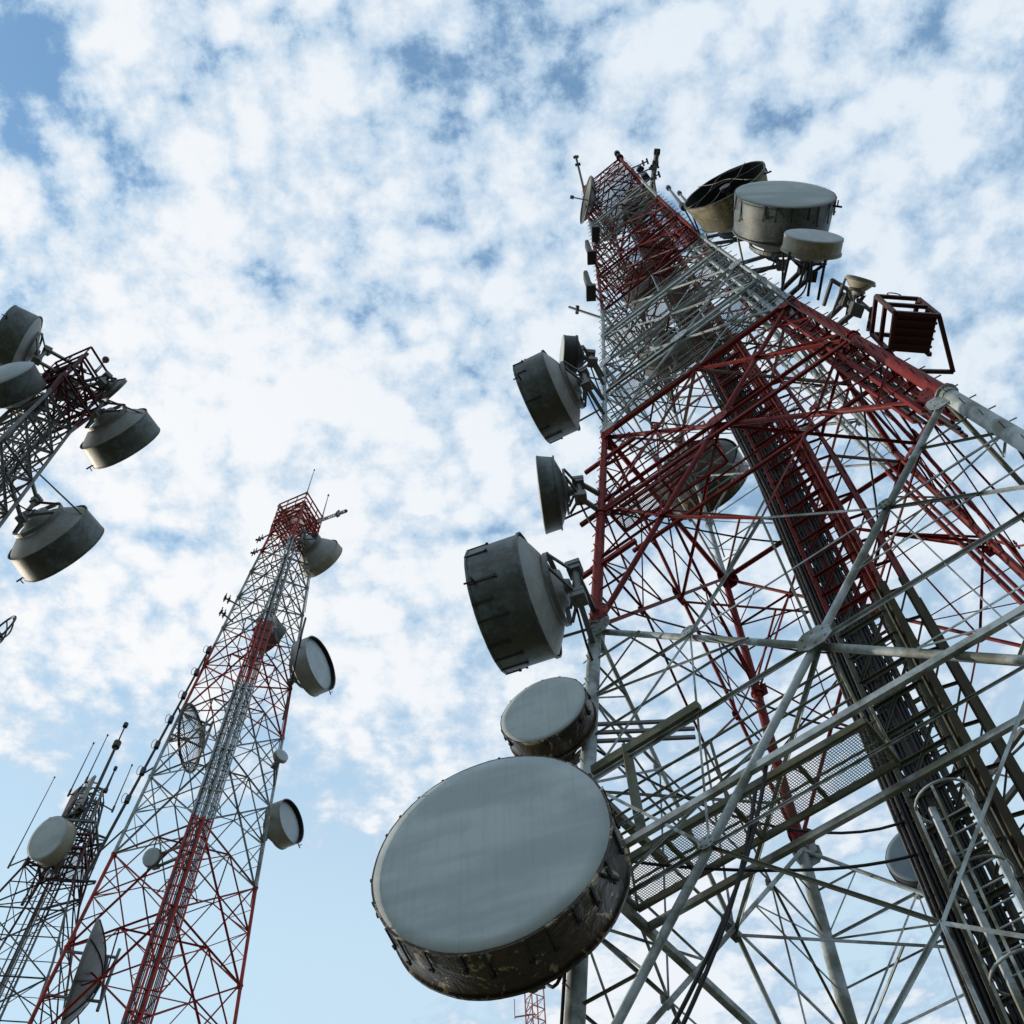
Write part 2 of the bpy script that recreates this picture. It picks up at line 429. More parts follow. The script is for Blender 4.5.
# ------------------------------------------------------------------ lattice towers
OFF = [(-1, -1), (1, -1), (1, 1), (-1, 1)]
class Tower:
    def __init__(s, name, label, cx, cy, ang, prof, mat, group=None, category='lattice tower'):
        s.c = Vector((cx, cy, 0)); s.ang = ang; s.prof = prof; s.mat = mat
        s.u = Vector((math.cos(ang), math.sin(ang), 0)); s.v = Vector((-math.sin(ang), math.cos(ang), 0))
        s.root = thing(name, label, category, (cx, cy, 0), group)
        s.mem = []
    def size(s, z):
        P = s.prof
        if z <= P[0][0]: return P[0][1]
        for (a, sa), (b, sb) in zip(P, P[1:]):
            if z <= b: return sa + (sb - sa) * (z - a) / (b - a)
        return P[-1][1]
    def cor(s, i, z):
        k = s.size(z) / 2; a, b = OFF[i % 4]
        p = s.c + s.u * a * k + s.v * b * k
        return Vector((p.x, p.y, z))
    def add(s, name, p, q, r, kind='angle', mat=None, flip=1):
        if mat is None and s.mat is M_MAIN and name in ('tie_bar', 'plan_brace', 'hip_brace', 'diagonal_brace'):
            x = random.random()
            if 26.5 < p.z < 36.5 or p.z > 44.5:
                if name == 'diagonal_brace' and x < 0.25 or name != 'diagonal_brace' and x < 0.4: mat = M_OXIDE
                elif x < 0.6: mat = M_OLIVE
            elif p.z < zH(1.0) and x < 0.2: mat = M_OLIVE
        s.mem.append((name, Vector(p), Vector(q), r, kind, mat or s.mat, flip))
    def leg(s, i, z0, z1, rf, bolts=False, flanges=()):
        mb = MB()
        zs = sorted(set([z0, z1] + [z for z, _ in s.prof if z0 < z < z1] + list(flanges)))
        zs = [z for z in zs if z0 <= z <= z1]
        for a, b in zip(zs, zs[1:]):
            mb.pipe(s.cor(i, a), s.cor(i, b), rf(a), 12, rf(b))
        for z in flanges:
            if z0 < z < z1:
                p = s.cor(i, z); d = (s.cor(i, z + 0.1) - p).normalized()
                mb.pipe(p - d * 0.03, p + d * 0.03, rf(z) * 1.45, 12)
                mb.pipe(p - d * 0.16, p + d * 0.16, rf(z) * 1.12, 12)
                # gusset plates in both face planes
                for w in (s.u * -OFF[i][0], s.v * -OFF[i][1]):
                    g = rf(z) * 2.1
                    mb.box(p + w * g * 0.6, w * g * 0.55, d * g * 0.75, d.cross(w).normalized() * 0.008)
        if bolts:
            z = max(z0, 2.0)
            outd = (s.u * OFF[i][0] + s.v * OFF[i][1]).normalized()
            sd_ = outd.cross(Vector((0, 0, 1)))
            k = 0
            while z < z1:
                p = s.cor(i, z); w = sd_ if k % 2 else -sd_
                mb.pipe(p, p + (outd * 0.6 + w * 0.8).normalized() * (rf(z) + 0.13), 0.012, 5)
                z += 0.32; k += 1
        return mb.build('leg', s.mat, s.root, s.cor(i, z0))
    def footing(s, i):
        p = s.cor(i, 0); mb = MB()
        mb.box(p + Vector((0, 0, 0.2)), s.u * 0.6, s.v * 0.6, Vector((0, 0, 0.25)))
        mb.box(p + Vector((0, 0, 0.5)), s.u * 0.35, s.v * 0.35, Vector((0, 0, 0.06)))
        mb.build('footing', M_CONC, s.root, p)
    def flush(s, cap=100):
        by = {}
        for m in s.mem: by.setdefault(m[0], []).append(m)
        for name, L in by.items():
            def score(m):
                _, p, q, r, *_r = m
                tot = 0; N = 6; last = None
                for k in range(N + 1):
                    a = px(p.lerp(q, k / N))
                    if a and last and -20 < a[0] < 1044 and -20 < a[1] < 1044:
                        tot += math.hypot(a[0] - last[0], a[1] - last[1]) * r * F / a[2]
                    last = a
                return tot
            L.sort(key=score, reverse=True)
            def draw(mb, m):
                _, p, q, r, kind, mt, fl = m
                if kind == 'pipe': mb.pipe(p, q, r, 8)
                elif kind == 'bar': mb.bar(p, q, r * 2, r * 2.6)
                else: mb.angle(p, q, r * 2, None, fl)
            for m in L[:cap]:
                mb = MB(); draw(mb, m); mb.build(name, m[5], s.root, m[1])
            rest = L[cap:]
            if rest:
                mb = MB()
                for m in rest: draw(mb, m)
                o = mb.build(name + '_lattice', rest[0][5], s.root, s.c)
                o['kind'] = 'stuff'
    def panel(s, i, z0, z1, rd, rh, rs, detail=2, dkind='pipe'):
        """one X-braced panel of face i (between corner i and i+1)"""
        A0, B0, A1, B1 = s.cor(i, z0), s.cor(i + 1, z0), s.cor(i, z1), s.cor(i + 1, z1)
        s.add('diagonal_brace', A0, B1, rd, dkind); 
        # second diagonal sits one thickness inwards
        inn = (s.c - (A0 + B0) / 2); inn.z = 0; inn.normalize(); sh = inn * rd * 1.6
        s.add('diagonal_brace', B0 + sh, A1 + sh, rd, dkind, flip=-1)
        if rh > 0: s.add('horizontal_beam', A1, B1, rh, dkind if rh > 0.05 else 'angle')
        w0 = (B0 - A0).length; w1 = (B1 - A1).length
        t = w0 / (w0 + w1)
        X = A0.lerp(B1, t)
        if detail >= 1:
            zc_ = X.z
            LA, LB = s.cor(i, zc_), s.cor(i + 1, zc_)
            s.add('tie_bar', LA, X, rs); s.add('tie_bar', X, LB, rs)
        if detail >= 2:
            for (c0, cX, ci, za, zb) in ((A0, X, i, z0, zc_), (B0, X, i + 1, z0, zc_), (A1, X, i, z1, zc_), (B1, X, i + 1, z1, zc_)):
                q = c0.lerp(cX, 0.5)
                s.add('tie_bar', s.cor(ci, (za + zb) / 2), q, rs * 0.8)
                s.add('tie_bar', q, s.cor(ci, zb), rs * 0.8)
            mid1 = (A1 + B1) / 2
            s.add('tie_bar', A1.lerp(X, 0.5), mid1, rs * 0.8); s.add('tie_bar', B1.lerp(X, 0.5), mid1, rs * 0.8)
        if detail >= 3:
            mid0 = (A0 + B0) / 2; mid1 = (A1 + B1) / 2
            s.add('tie_bar', A0.lerp(X, 0.5), mid0, rs * 0.8); s.add('tie_bar', B0.lerp(X, 0.5), mid0, rs * 0.8)
            s.add('tie_bar', X, mid1, rs * 0.8)
            for (c0, ci, za) in ((A0, i, z0), (B0, i + 1, z0), (A1, i, z1), (B1, i + 1, z1)):
                q = c0.lerp(X, 0.25); zq = za + (zc_ - za) * 0.25
                s.add('tie_bar', s.cor(ci, zq), q, rs * 0.6)
                s.add('tie_bar', q, s.cor(ci, za + (zc_ - za) * 0.5), rs * 0.6)
        if detail >= 4:
            # light lacing between the quarter points of the diagonals
            q = [c.lerp(X, 0.5) for c in (A0, B0, B1, A1)]
            for a_, b_ in ((0, 1), (1, 2), (2, 3), (3, 0)): s.add('lacing_bar', q[a_], q[b_], rs * 0.55)
            for c0, ci, za in ((A0, i, z0), (B0, i + 1, z0), (A1, i, z1), (B1, i + 1, z1)):
                q_ = c0.lerp(X, 0.75); s.add('lacing_bar', s.cor(ci, za + (X.z - za) * 0.75), q_, rs * 0.55); s.add('lacing_bar', s.cor(ci, za + (X.z - za) * 0.5), q_, rs * 0.55)
    def ring(s, z, r, cross=True, hips=None, dz=0.0):
        C = [s.cor(i, z) for i in range(4)]
        Mm = [(C[i] + C[(i + 1) % 4]) / 2 for i in range(4)]
        for i in range(4): s.add('plan_brace', Mm[i], Mm[(i + 1) % 4], r)
        if cross:
            for i in range(4): s.add('plan_brace', Mm[i].lerp(Mm[(i + 1) % 4], 0.5), C[(i + 1) % 4], r * 0.9)
        if hips is not None:
            for i in range(4):
                a = s.cor(i, hips)
                s.add('hip_brace', Mm[i], a, r * 0.85); s.add('hip_brace', Mm[i - 1], a, r * 0.85)

# ================================================================== MAIN TOWER
CMX, CMY, ANG = 0.39771372 * Z1, 0.73367986 * Z1, -0.62909780
prof = [(0, 0.632 * Z1), (zH(0.43), 0.545 * Z1), (zH(1), 0.445 * Z1), (zH(1.555), 0.348 * Z1), (zH(2.2255), 0.257 * Z1),
        (zH(2.8), 0.205 * Z1), (zH(3.3), 0.172 * Z1), (zH(3.61), 0.150 * Z1)]
T = Tower('lattice_tower', 'tallest red and white lattice tower on the right, with a central cable shaft', CMX, CMY, ANG, prof, M_MAIN)
ZT = zH(3.61)
levels = [0.55, zH(0.43), zH(1), zH(1.555), zH(1.89), zH(2.2255), zH(2.51), zH(2.8), zH(3.05), zH(3.3), zH(3.46), ZT]
for i in range(4):
    big = 0.138 if i in (1, 3) else 0.12
    T.leg(i, 0.0, ZT, lambda z, b=big: max(0.06, b * (1 - 0.5 * max(0, z - 16) / 13)), bolts=(i in (0, 1)),
          flanges=[zH(h) for h in (0.14, 0.43, 0.715, 1, 1.28, 1.555, 1.72, 1.89, 2.06, 2.2255, 2.51, 2.8, 3.05, 3.3, 3.46)])
    T.footing(i)
for k in range(len(levels) - 1):
    z0, z1 = levels[k], levels[k + 1]
    for i in range(4):
        rd = (0.056 if i == 0 else 0.042) if k < 3 else (0.034 if k < 5 else 0.028)
        rh = 0.0 if k < 2 else 0.07 if k < 3 else (0.04 if k < 5 else 0.03)
        rs = 0.027 if k < 3 else 0.020
        if k >= 7: rs = 0.022
        T.panel(i, z0, z1, rd, rh, rs, 4 if k < 3 else 3 if k < 7 else 2 if k < 9 else 1, 'pipe')
    zm = (z0 + z1) / 2
    if k > 1: T.ring(z1, 0.036 if k < 3 else 0.026, True, zm)
    if k < 9: T.ring(zm + 0.3, 0.030 if k < 3 else 0.022, k < 3, None)
# face horizontals at mid height of the lower panels
zG = zH(0.64)
T.add('horizontal_beam', T.cor(0, zG), T.cor(1, zG), 0.038, 'bar')
T.add('horizontal_beam', T.cor(0, zG), T.cor(3, zG), 0.05, 'bar')
zG2 = zH(0.60)
def inside(z, a, b):
    k = T.size(z) / 2
    p = T.c + T.u * a * k + T.v * b * k
    return Vector((p.x, p.y, z))
T.add('horizontal_beam', inside(zG, -1, -0.64), inside(zG, 1, -0.64), 0.038, 'bar')
for zz in (zH(1.62), zH(1.66), zH(1.81), zH(1.86), zH(1.95), zH(2.12)):
    T.add('horizontal_beam', inside(zz, -1, -0.9), inside(zz, 1, -0.9), 0.017, 'bar', M_OLIVE)
    T.add('horizontal_beam', inside(zz, -1, -0.3), inside(zz, 1, -0.3), 0.014, 'bar', M_OXIDE)
for zz in (zH(1.28), zH(1.74), zH(2.05)):
    T.add('horizontal_beam', T.cor(0, zz), T.cor(1, zz), 0.035, 'bar')
    T.add('horizontal_beam', inside(zz, -1, -0.62), inside(zz, 1, -0.62), 0.035, 'bar')
# thick bracket beams by the two lower dishes
zA = zH(0.755)
p0 = T.cor(0, zA)
T.add('mount_beam', p0, p0 + T.u * 1.95, 0.06, 'bar', M_OLIVE)
T.add('mount_beam', p0 + Vector((0, 0, -0.25)), p0 + T.v * 1.9 + Vector((0, 0, -0.25)), 0.055, 'bar', M_OLIVE)
T.add('mount_beam', p0 + T.u * 0.7 + Vector((0, 0, 0.1)), p0 + T.u * 0.7 + Vector((0, 0, -1.6)), 0.05, 'bar', M_OLIVE)
for dz in (0.75, 0.95, 1.15):
    q0 = T.cor(0, zA + dz)
    T.add('mount_beam', q0, q0 + (T.u * 0.8 + T.v * 0.6) * 1.6, 0.022, 'bar', M_STEEL)
for zf in (1.03 + .26, 1.14, 1.46):
    q0 = T.cor(0, zH(zf)); T.add('mount_beam', q0 - T.u * 0.55, q0 + T.u * 0.9, 0.04, 'bar')

M_BROWNP = worn('rusty_olive_paint', (0.04, 0.031, 0.016), 0.7, stain=(0.02, 0.013, 0.008), scale=1.5, alg=(0.05, 0.052, 0.022), spec=0.2)
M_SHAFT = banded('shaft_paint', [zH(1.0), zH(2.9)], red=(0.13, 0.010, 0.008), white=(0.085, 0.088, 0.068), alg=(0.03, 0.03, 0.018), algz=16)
# ---------------- central shaft with cables, ladder and cages
SX, SY = 6.45, 10.85
SC = Vector((SX, SY, 0))
hs = 0.60
ZW = 23.4
def lean(z): return 0.048 * min(0.0, z - ZW)
KS = 0.74
def sh(a, b, z): 
    a *= KS; b *= KS
    # below the waist the cable run leans outwards
    p = SC + T.u * a + T.v * b
    return Vector((p.x + lean(z), p.y, z))
SZT = zH(3.25)
for (a, b) in ((-hs, -hs), (hs, -hs), (hs, hs), (-hs, hs)):
    mb = MB(); mb.angle(sh(a, b, 0.0), sh(a, b, ZW), 0.09, 0.012, 1 if a * b > 0 else -1); mb.angle(sh(a, b, ZW), sh(a, b, SZT), 0.09, 0.012, 1 if a * b > 0 else -1)
    mb.build('shaft_post', M_SHAFT, T.root, sh(a, b, 0))
z = 1.0; k = 0
while z < SZT:
    for (a, b, c, d) in ((-hs, -hs, hs, -hs), (hs, -hs, hs, hs), (hs, hs, -hs, hs), (-hs, hs, -hs, -hs)):
        T.add('shaft_rung', sh(a, b, z), sh(c, d, z), 0.032, 'angle', M_SHAFT)
    if k % 2 == 0:
        T.add('shaft_rung', sh(-hs, -hs, z), sh(hs, -hs, z + 1.3), 0.02, 'angle', M_SHAFT); T.add('shaft_rung', sh(hs, hs, z), sh(hs, -hs, z + 1.3), 0.02, 'angle', M_SHAFT)
    z += 0.65; k += 1
# cable ladders (rails + rungs) with black feeder cables clamped to them
def cable_ladder(a0, a1, b, z0, z1, ncab, axis='u', mat=None, rcab=0.026):
    mat = mat or M_SHAFT
    f = (lambda t, z: sh(t, b, z)) if axis == 'u' else (lambda t, z: sh(b, t, z))
    mb = MB()
    for t_ in (a0, a1):
        if z1 > ZW: mb.bar(f(t_, z0), f(t_, ZW), 0.035, 0.07); mb.bar(f(t_, ZW), f(t_, z1), 0.035, 0.07)
        else: mb.bar(f(t_, z0), f(t_, z1), 0.035, 0.07)
    z = z0 + 0.2
    while z < z1:
        mb.bar(f(a0, z), f(a1, z), 0.07, 0.03); z += 0.36
    lad = mb.build('cable_ladder', mat, T.root, f(a0, z0))
    for c in range(ncab):
        t = a0 + (a1 - a0) * (c + 0.8) / (ncab + 0.6) + random.uniform(-0.01, 0.01)
        ztop = z1 - random.uniform(0, 0.5) * (z1 - z0) * (0.2 + 0.8 * (c % 3 == 1))
        off = -0.05 - 0.03 * (c % 2)
        g = (lambda t, z, o: sh(t, b + o, z)) if axis == 'u' else (lambda t, z, o: sh(b + o, t, z))
        n = max(4, int((ztop - z0) / 3)); pts = []
        for j in range(n + 1):
            zz = z0 + (ztop - z0) * j / n
            pts.append(g(t + random.uniform(-0.012, 0.012), zz, off + random.uniform(-0.01, 0.01)))
        m2 = MB(); m2.path(pts, rcab * random.uniform(0.75, 1.25), 6)
        m2.build('feeder_cable', M_RUBBER, lad, pts[0])
cable_ladder(-1.00, -0.30, -0.50, 0.3, zH(3.1), 7, mat=M_DSTEEL)
cable_ladder(-0.22, 0.20, -0.46, 0.3, zH(2.6), 5)
cable_ladder(-0.85, -0.25, 0.10, 0.3, zH(3.3), 6, mat=M_DSTEEL)
cable_ladder(0.30, 0.62, 0.50, 0.3, zH(1.9), 4)
cable_ladder(-0.3, 0.4, 0.62, 0.3, zH(2.2), 4, axis='v')
cable_ladder(-0.45, 0.25, -0.95, 0.3, zH(1.7), 6, axis='v', mat=M_DSTEEL)
for (a_, b_, w_) in ((0.78, -0.42, 0.10), (1.25, -0.25, 0.08), (1.25, 0.55, 0.07)):
    mb = MB(); mb.bar(sh(a_, b_, 0.0), sh(a_, b_, zH(1.02)), w_, w_ * 1.4); mb.build('guide_post', M_BROWNP, T.root, sh(a_, b_, 0))
    mb = MB(); mb.bar(sh(a_, b_, zH(1.02)), sh(a_, b_, ZW), w_ * 0.6, w_); mb.bar(sh(a_, b_, ZW), sh(a_, b_, zH(1.9)), w_ * 0.6, w_); mb.build('guide_post', M_SHAFT, T.root, sh(a_, b_, zH(1.02)))
z = 1.0
while z < zH(1.85):
    T.add('shaft_rung', sh(0.7, -0.42, z), sh(1.25, -0.25, z), 0.022, 'angle', M_SHAFT); T.add('shaft_rung', sh(1.25, -0.25, z), sh(1.25, 0.55, z), 0.022, 'angle', M_SHAFT)
    T.add('shaft_rung', sh(0.7, -0.42, z), sh(1.25, -0.25, z + 0.9), 0.014, 'angle', M_SHAFT)
    z += 0.9
# climbing ladder with hoops
def climb(p, e, out, z0, z1, root, mat, w=0.42, hoops=True, name='climbing_ladder', r=0.022, step=0.9, hr=0.36, lean_on=False):
    mb = MB()
    A = Vector((p.x, p.y, z0)) - e * w / 2; B = A + e * w; U = Vector((0, 0, z1 - z0))
    sl = (lambda z: Vector((lean(z), 0, 0))) if lean_on else (lambda z: Vector((0, 0, 0)))
    zz = [z0, ZW, z1] if z1 > ZW and lean_on else [z0, z1]
    for q in (A, B):
        for za, zb_ in zip(zz, zz[1:]): mb.bar(Vector((q.x, q.y, za)) + sl(za), Vector((q.x, q.y, zb_)) + sl(zb_), 0.05, 0.085)
    z = 0.25
    while z < z1 - z0:
        mb.pipe(A + Vector((0, 0, z)) + sl(z0 + z), B + Vector((0, 0, z)) + sl(z0 + z), 0.013, 6); z += 0.3
    lad = mb.build(name, mat, root, A)
    if hoops:
        z = 2.5
        while z < z1 - z0:
            c = (A + B) / 2 + Vector((0, 0, z)) + out * 0.32 + sl(z0 + z)
            pts = []
            for k in range(17):
                t = R(-125 + 250 * k / 16)
                pts.append(c + out * math.cos(t) * hr + e * math.sin(t) * hr)
            m = MB(); m.path(pts, r, 6); m.build('cage_hoop', mat, lad, c)
            z += step
        m = MB()
        for t in (-70, 0, 70):
            q = (A + B) / 2 + out * (0.32 + math.cos(R(t)) * hr) + e * math.sin(R(t)) * hr
            m.bar(q + Vector((0, 0, 2.5)) + sl(z0 + 2.5), q + Vector((0, 0, z - step)) + sl(z0 + z - step), 0.035, 0.012, out)
        m.build('cage_strip', mat, lad, c)
    return lad
climb(sh(0.10, -0.85, ZW), T.u, -T.v, 0.3, zH(0.68), T.root, T.mat, hoops=True, step=1.3, r=0.02, w=0.5, hr=0.38, lean_on=True)
climb(sh(0.15, 0.1, ZW), T.u, -T.v, 0.3, zH(3.5), T.root, M_SHAFT, hoops=False, lean_on=True)

# ---------------- walkways
def walkway(z, a0, a1, b0, b1, gmat, rail=True, gw=0.062):
    c = inside(z, (a0 + a1) / 2, (b0 + b1) / 2)
    P = [inside(z, a0, b0), inside(z, a1, b0), inside(z, a1, b1), inside(z, a0, b1)]
    mb = MB(); mb.add([p - c for p in P] , [(0, 1, 2, 3)])
    me_o = MB(); me_o.add([p for p in P], [(0, 1, 2, 3)])
    plat = me_o.build('platform', M_GRATE, T.root, c)
    for (p, q) in ((P[0], P[1]), (P[3], P[2])):
        m = MB(); d = Vector((0, 0, -gw * 0.9)); m.bar(p + d, q + d, gw * 0.7, gw * 1.7); m.build('girder', gmat, plat, p)
    n = max(2, int((P[1] - P[0]).length / 0.9)); m = MB()
    for k in range(n + 1):
        a = P[0].lerp(P[1], k / n); b = P[3].lerp(P[2], k / n); d = Vector((0, 0, -0.05))
        m.bar(a + d, b + d, 0.05, 0.07)
    m.build('cross_member', gmat, plat, c)
    if rail:
        for (p, q) in ((P[0], P[1]), (P[3], P[2])):
            m = MB(); nn = max(2, int((q - p).length / 1.5))
            for k in range(nn + 1):
                a = p.lerp(q, k / nn); m.pipe(a, a + Vector((0, 0, 1.1)), 0.022, 6)
            for h in (0.4, 0.75, 1.1): m.pipe(p + Vector((0, 0, h)), q + Vector((0, 0, h)), 0.02, 6)
            m.build('railing', gmat, plat, p)
    return plat
walkway(zG + 0.12, -0.98, 0.02, -0.93, -0.72, M_OLIVE)
walkway(zH(1.28) + 0.1, -0.95, -0.1, -0.95, -0.78, T.mat)
walkway(zH(1.74) + 0.1, -0.95, 0.95, -0.95, -0.62, T.mat)
walkway(zH(2.05) + 0.1, -0.95, 0.95, -0.95, -0.55, T.mat)
walkway(zH(2.51) + 0.1, -0.95, 0.95, -0.95, -0.45, T.mat)
walkway(zH(3.05) + 0.1, -0.95, 0.95, -0.95, -0.35, T.mat)
walkway(zH(3.46), -1.0, 1.0, -1.0, 1.0, T.mat)

# loose cables strung between the dishes and the shaft
def sag(p, q, d, r, root, name='hanging_cable', n=16, mat=None):
    p = Vector(p); q = Vector(q); pts = []
    for k in range(n + 1):
        t = k / n; c = p.lerp(q, t); c.z -= d * 4 * t * (1 - t)
        c += Vector((math.sin(t * 9) * 0.03, math.cos(t * 7) * 0.03, 0)); pts.append(c)
    m = MB(); m.path(pts, r, 6); m.build(name, mat or M_RUBBER, root, p)
sag(T.cor(0, zH(0.66)), sh(-0.8, -0.5, zG + 0.3), 0.35, 0.022, T.root)
sag(T.cor(0, zH(0.80)), sh(-0.7, -0.5, zG + 0.9), 0.9, 0.02, T.root)
sag(T.cor(0, zH(1.03)), sh(-0.9, -0.5, zH(0.82)), 0.6, 0.02, T.root)
sag(T.cor(0, zH(1.06)), sh(-0.8, -0.5, zH(0.95)), 0.35, 0.02, T.root)
#sag(T.cor(3, zH(1.25)), sh(-0.9, 0.4, zH(1.1)), 0.9, 0.018, T.root)
sag(T.cor(0, zH(1.3)), sh(-0.9, -0.5, zH(1.2)), 0.25, 0.022, T.root)
sag(T.cor(1, zH(1.3)), sh(0.9, 0.4, zH(1.12)), 0.5, 0.022, T.root)
sag(T.cor(0, zH(1.74)), sh(-0.9, -0.5, zH(1.66)), 0.25, 0.02, T.root)
sag(T.cor(0, zH(0.40)), T.cor(0, zH(0.62)) + T.u * 2.6, 0.9, 0.025, T.root)
sag(T.cor(0, zH(0.42)), T.cor(0, zH(0.64)) + T.u * 2.8, 0.9, 0.025, T.root)
# rails and trays that run up inside the two right-hand legs
def leg_rails(i, offs, mat, z1, z00=0.8):
    for (du, dv, w) in offs:
        zs = [z00] + [z for z, _ in prof if z00 < z < z1] + [z1]
        m = MB()
        for za, zb_ in zip(zs, zs[1:]): m.bar(T.cor(i, za) + T.u * du + T.v * dv, T.cor(i, zb_) + T.u * du + T.v * dv, w, w * 1.5)
        m.build('leg_rail', mat, T.root, T.cor(i, z00) + T.u * du + T.v * dv)
leg_rails(1, ((-0.42, 0.05, 0.07), (-0.62, 0.10, 0.05), (-0.05, 0.50, 0.08), (-0.10, 0.85, 0.05), (-0.30, 0.40, 0.06)), T.mat, zH(2.5), zH(1.0))
leg_rails(1, ((-0.50, 0.22, 0.045), (-0.12, 0.66, 0.045), (-0.12, 0.74, 0.045)), M_RUBBER, zH(2.2), zH(1.0))
leg_rails(2, ((-0.45, -0.05, 0.07), (-0.05, -0.45, 0.07), (-0.35, -0.35, 0.05)), T.mat, zH(2.2))
z = zH(1.02); k = 0
while z < zH(2.45):
    c = T.cor(1, z)
    T.add('rail_tie', c - T.u * 0.65 + T.v * 0.1, c + T.v * 0.05, 0.022, 'angle')
    T.add('rail_tie', c - T.u * 0.1 + T.v * 0.88, c, 0.022, 'angle')
    if k % 2: T.add('rail_tie', c - T.u * 0.62 + T.v * 0.1, c - T.u * 0.1 + T.v * 0.85 + Vector((0, 0, 0.5)), 0.018, 'angle')
    z += 0.75; k += 1
def plates():
    for k in range(0, 4):
        z0, z1 = levels[k], levels[k + 1]
        for i in range(4):
            A0, B0, A1, B1 = T.cor(i, z0), T.cor(i + 1, z0), T.cor(i, z1), T.cor(i + 1, z1)
            w0 = (B0 - A0).length; w1 = (B1 - A1).length; X = A0.lerp(B1, w0 / (w0 + w1))
            e = (B0 - A0).normalized(); up_ = ((A1 + B1) / 2 - (A0 + B0) / 2).normalized(); nrm = e.cross(up_)
            nodes = [(X, 0.26, 0.20)] + [(c.lerp(X, 0.045), 0.20, 0.24) for c in (A0, B0, A1, B1)] + [(c.lerp(X, 0.5), 0.11, 0.10) for c in (A0, B0, A1, B1)]
            for (c, gw, gh) in nodes:
                m = MB(); off = nrm * (0.085 if i == 0 else 0.06)
                for sg in (1,):
                    cc_ = c + off * sg
                    vs = [cc_ + e * gw * x + up_ * gh * y + nrm * d for d in (-0.006, 0.006) for x, y in ((-1, -0.45), (-0.45, -1), (0.45, -1), (1, -0.45), (1, 0.45), (0.45, 1), (-0.45, 1), (-1, 0.45))]
                    m.add(vs, [tuple(range(7, -1, -1)), tuple(range(8, 16))] + [(q, (q + 1) % 8, 8 + (q + 1) % 8, 8 + q) for q in range(8)])
                    for x, y in ((-0.6, -0.4), (0.6, -0.4), (-0.6, 0.4), (0.6, 0.4), (0, 0.6), (0, -0.6)):
                        p = cc_ + e * gw * x + up_ * gh * y; m.pipe(p - nrm * 0.022, p + nrm * 0.022, 0.016, 6)
                m.build('gusset_plate', T.mat, T.root, c)
plates()
T.flush()

# ================================================================== DISHES
def basis(az, el=0.0):
    a = Vector((math.sin(az) * math.cos(el), math.cos(az) * math.cos(el), math.sin(el)))
    e1 = Vector((math.cos(az), -math.sin(az), 0)); e2 = a.cross(e1).normalized()
    return a, e1, e2

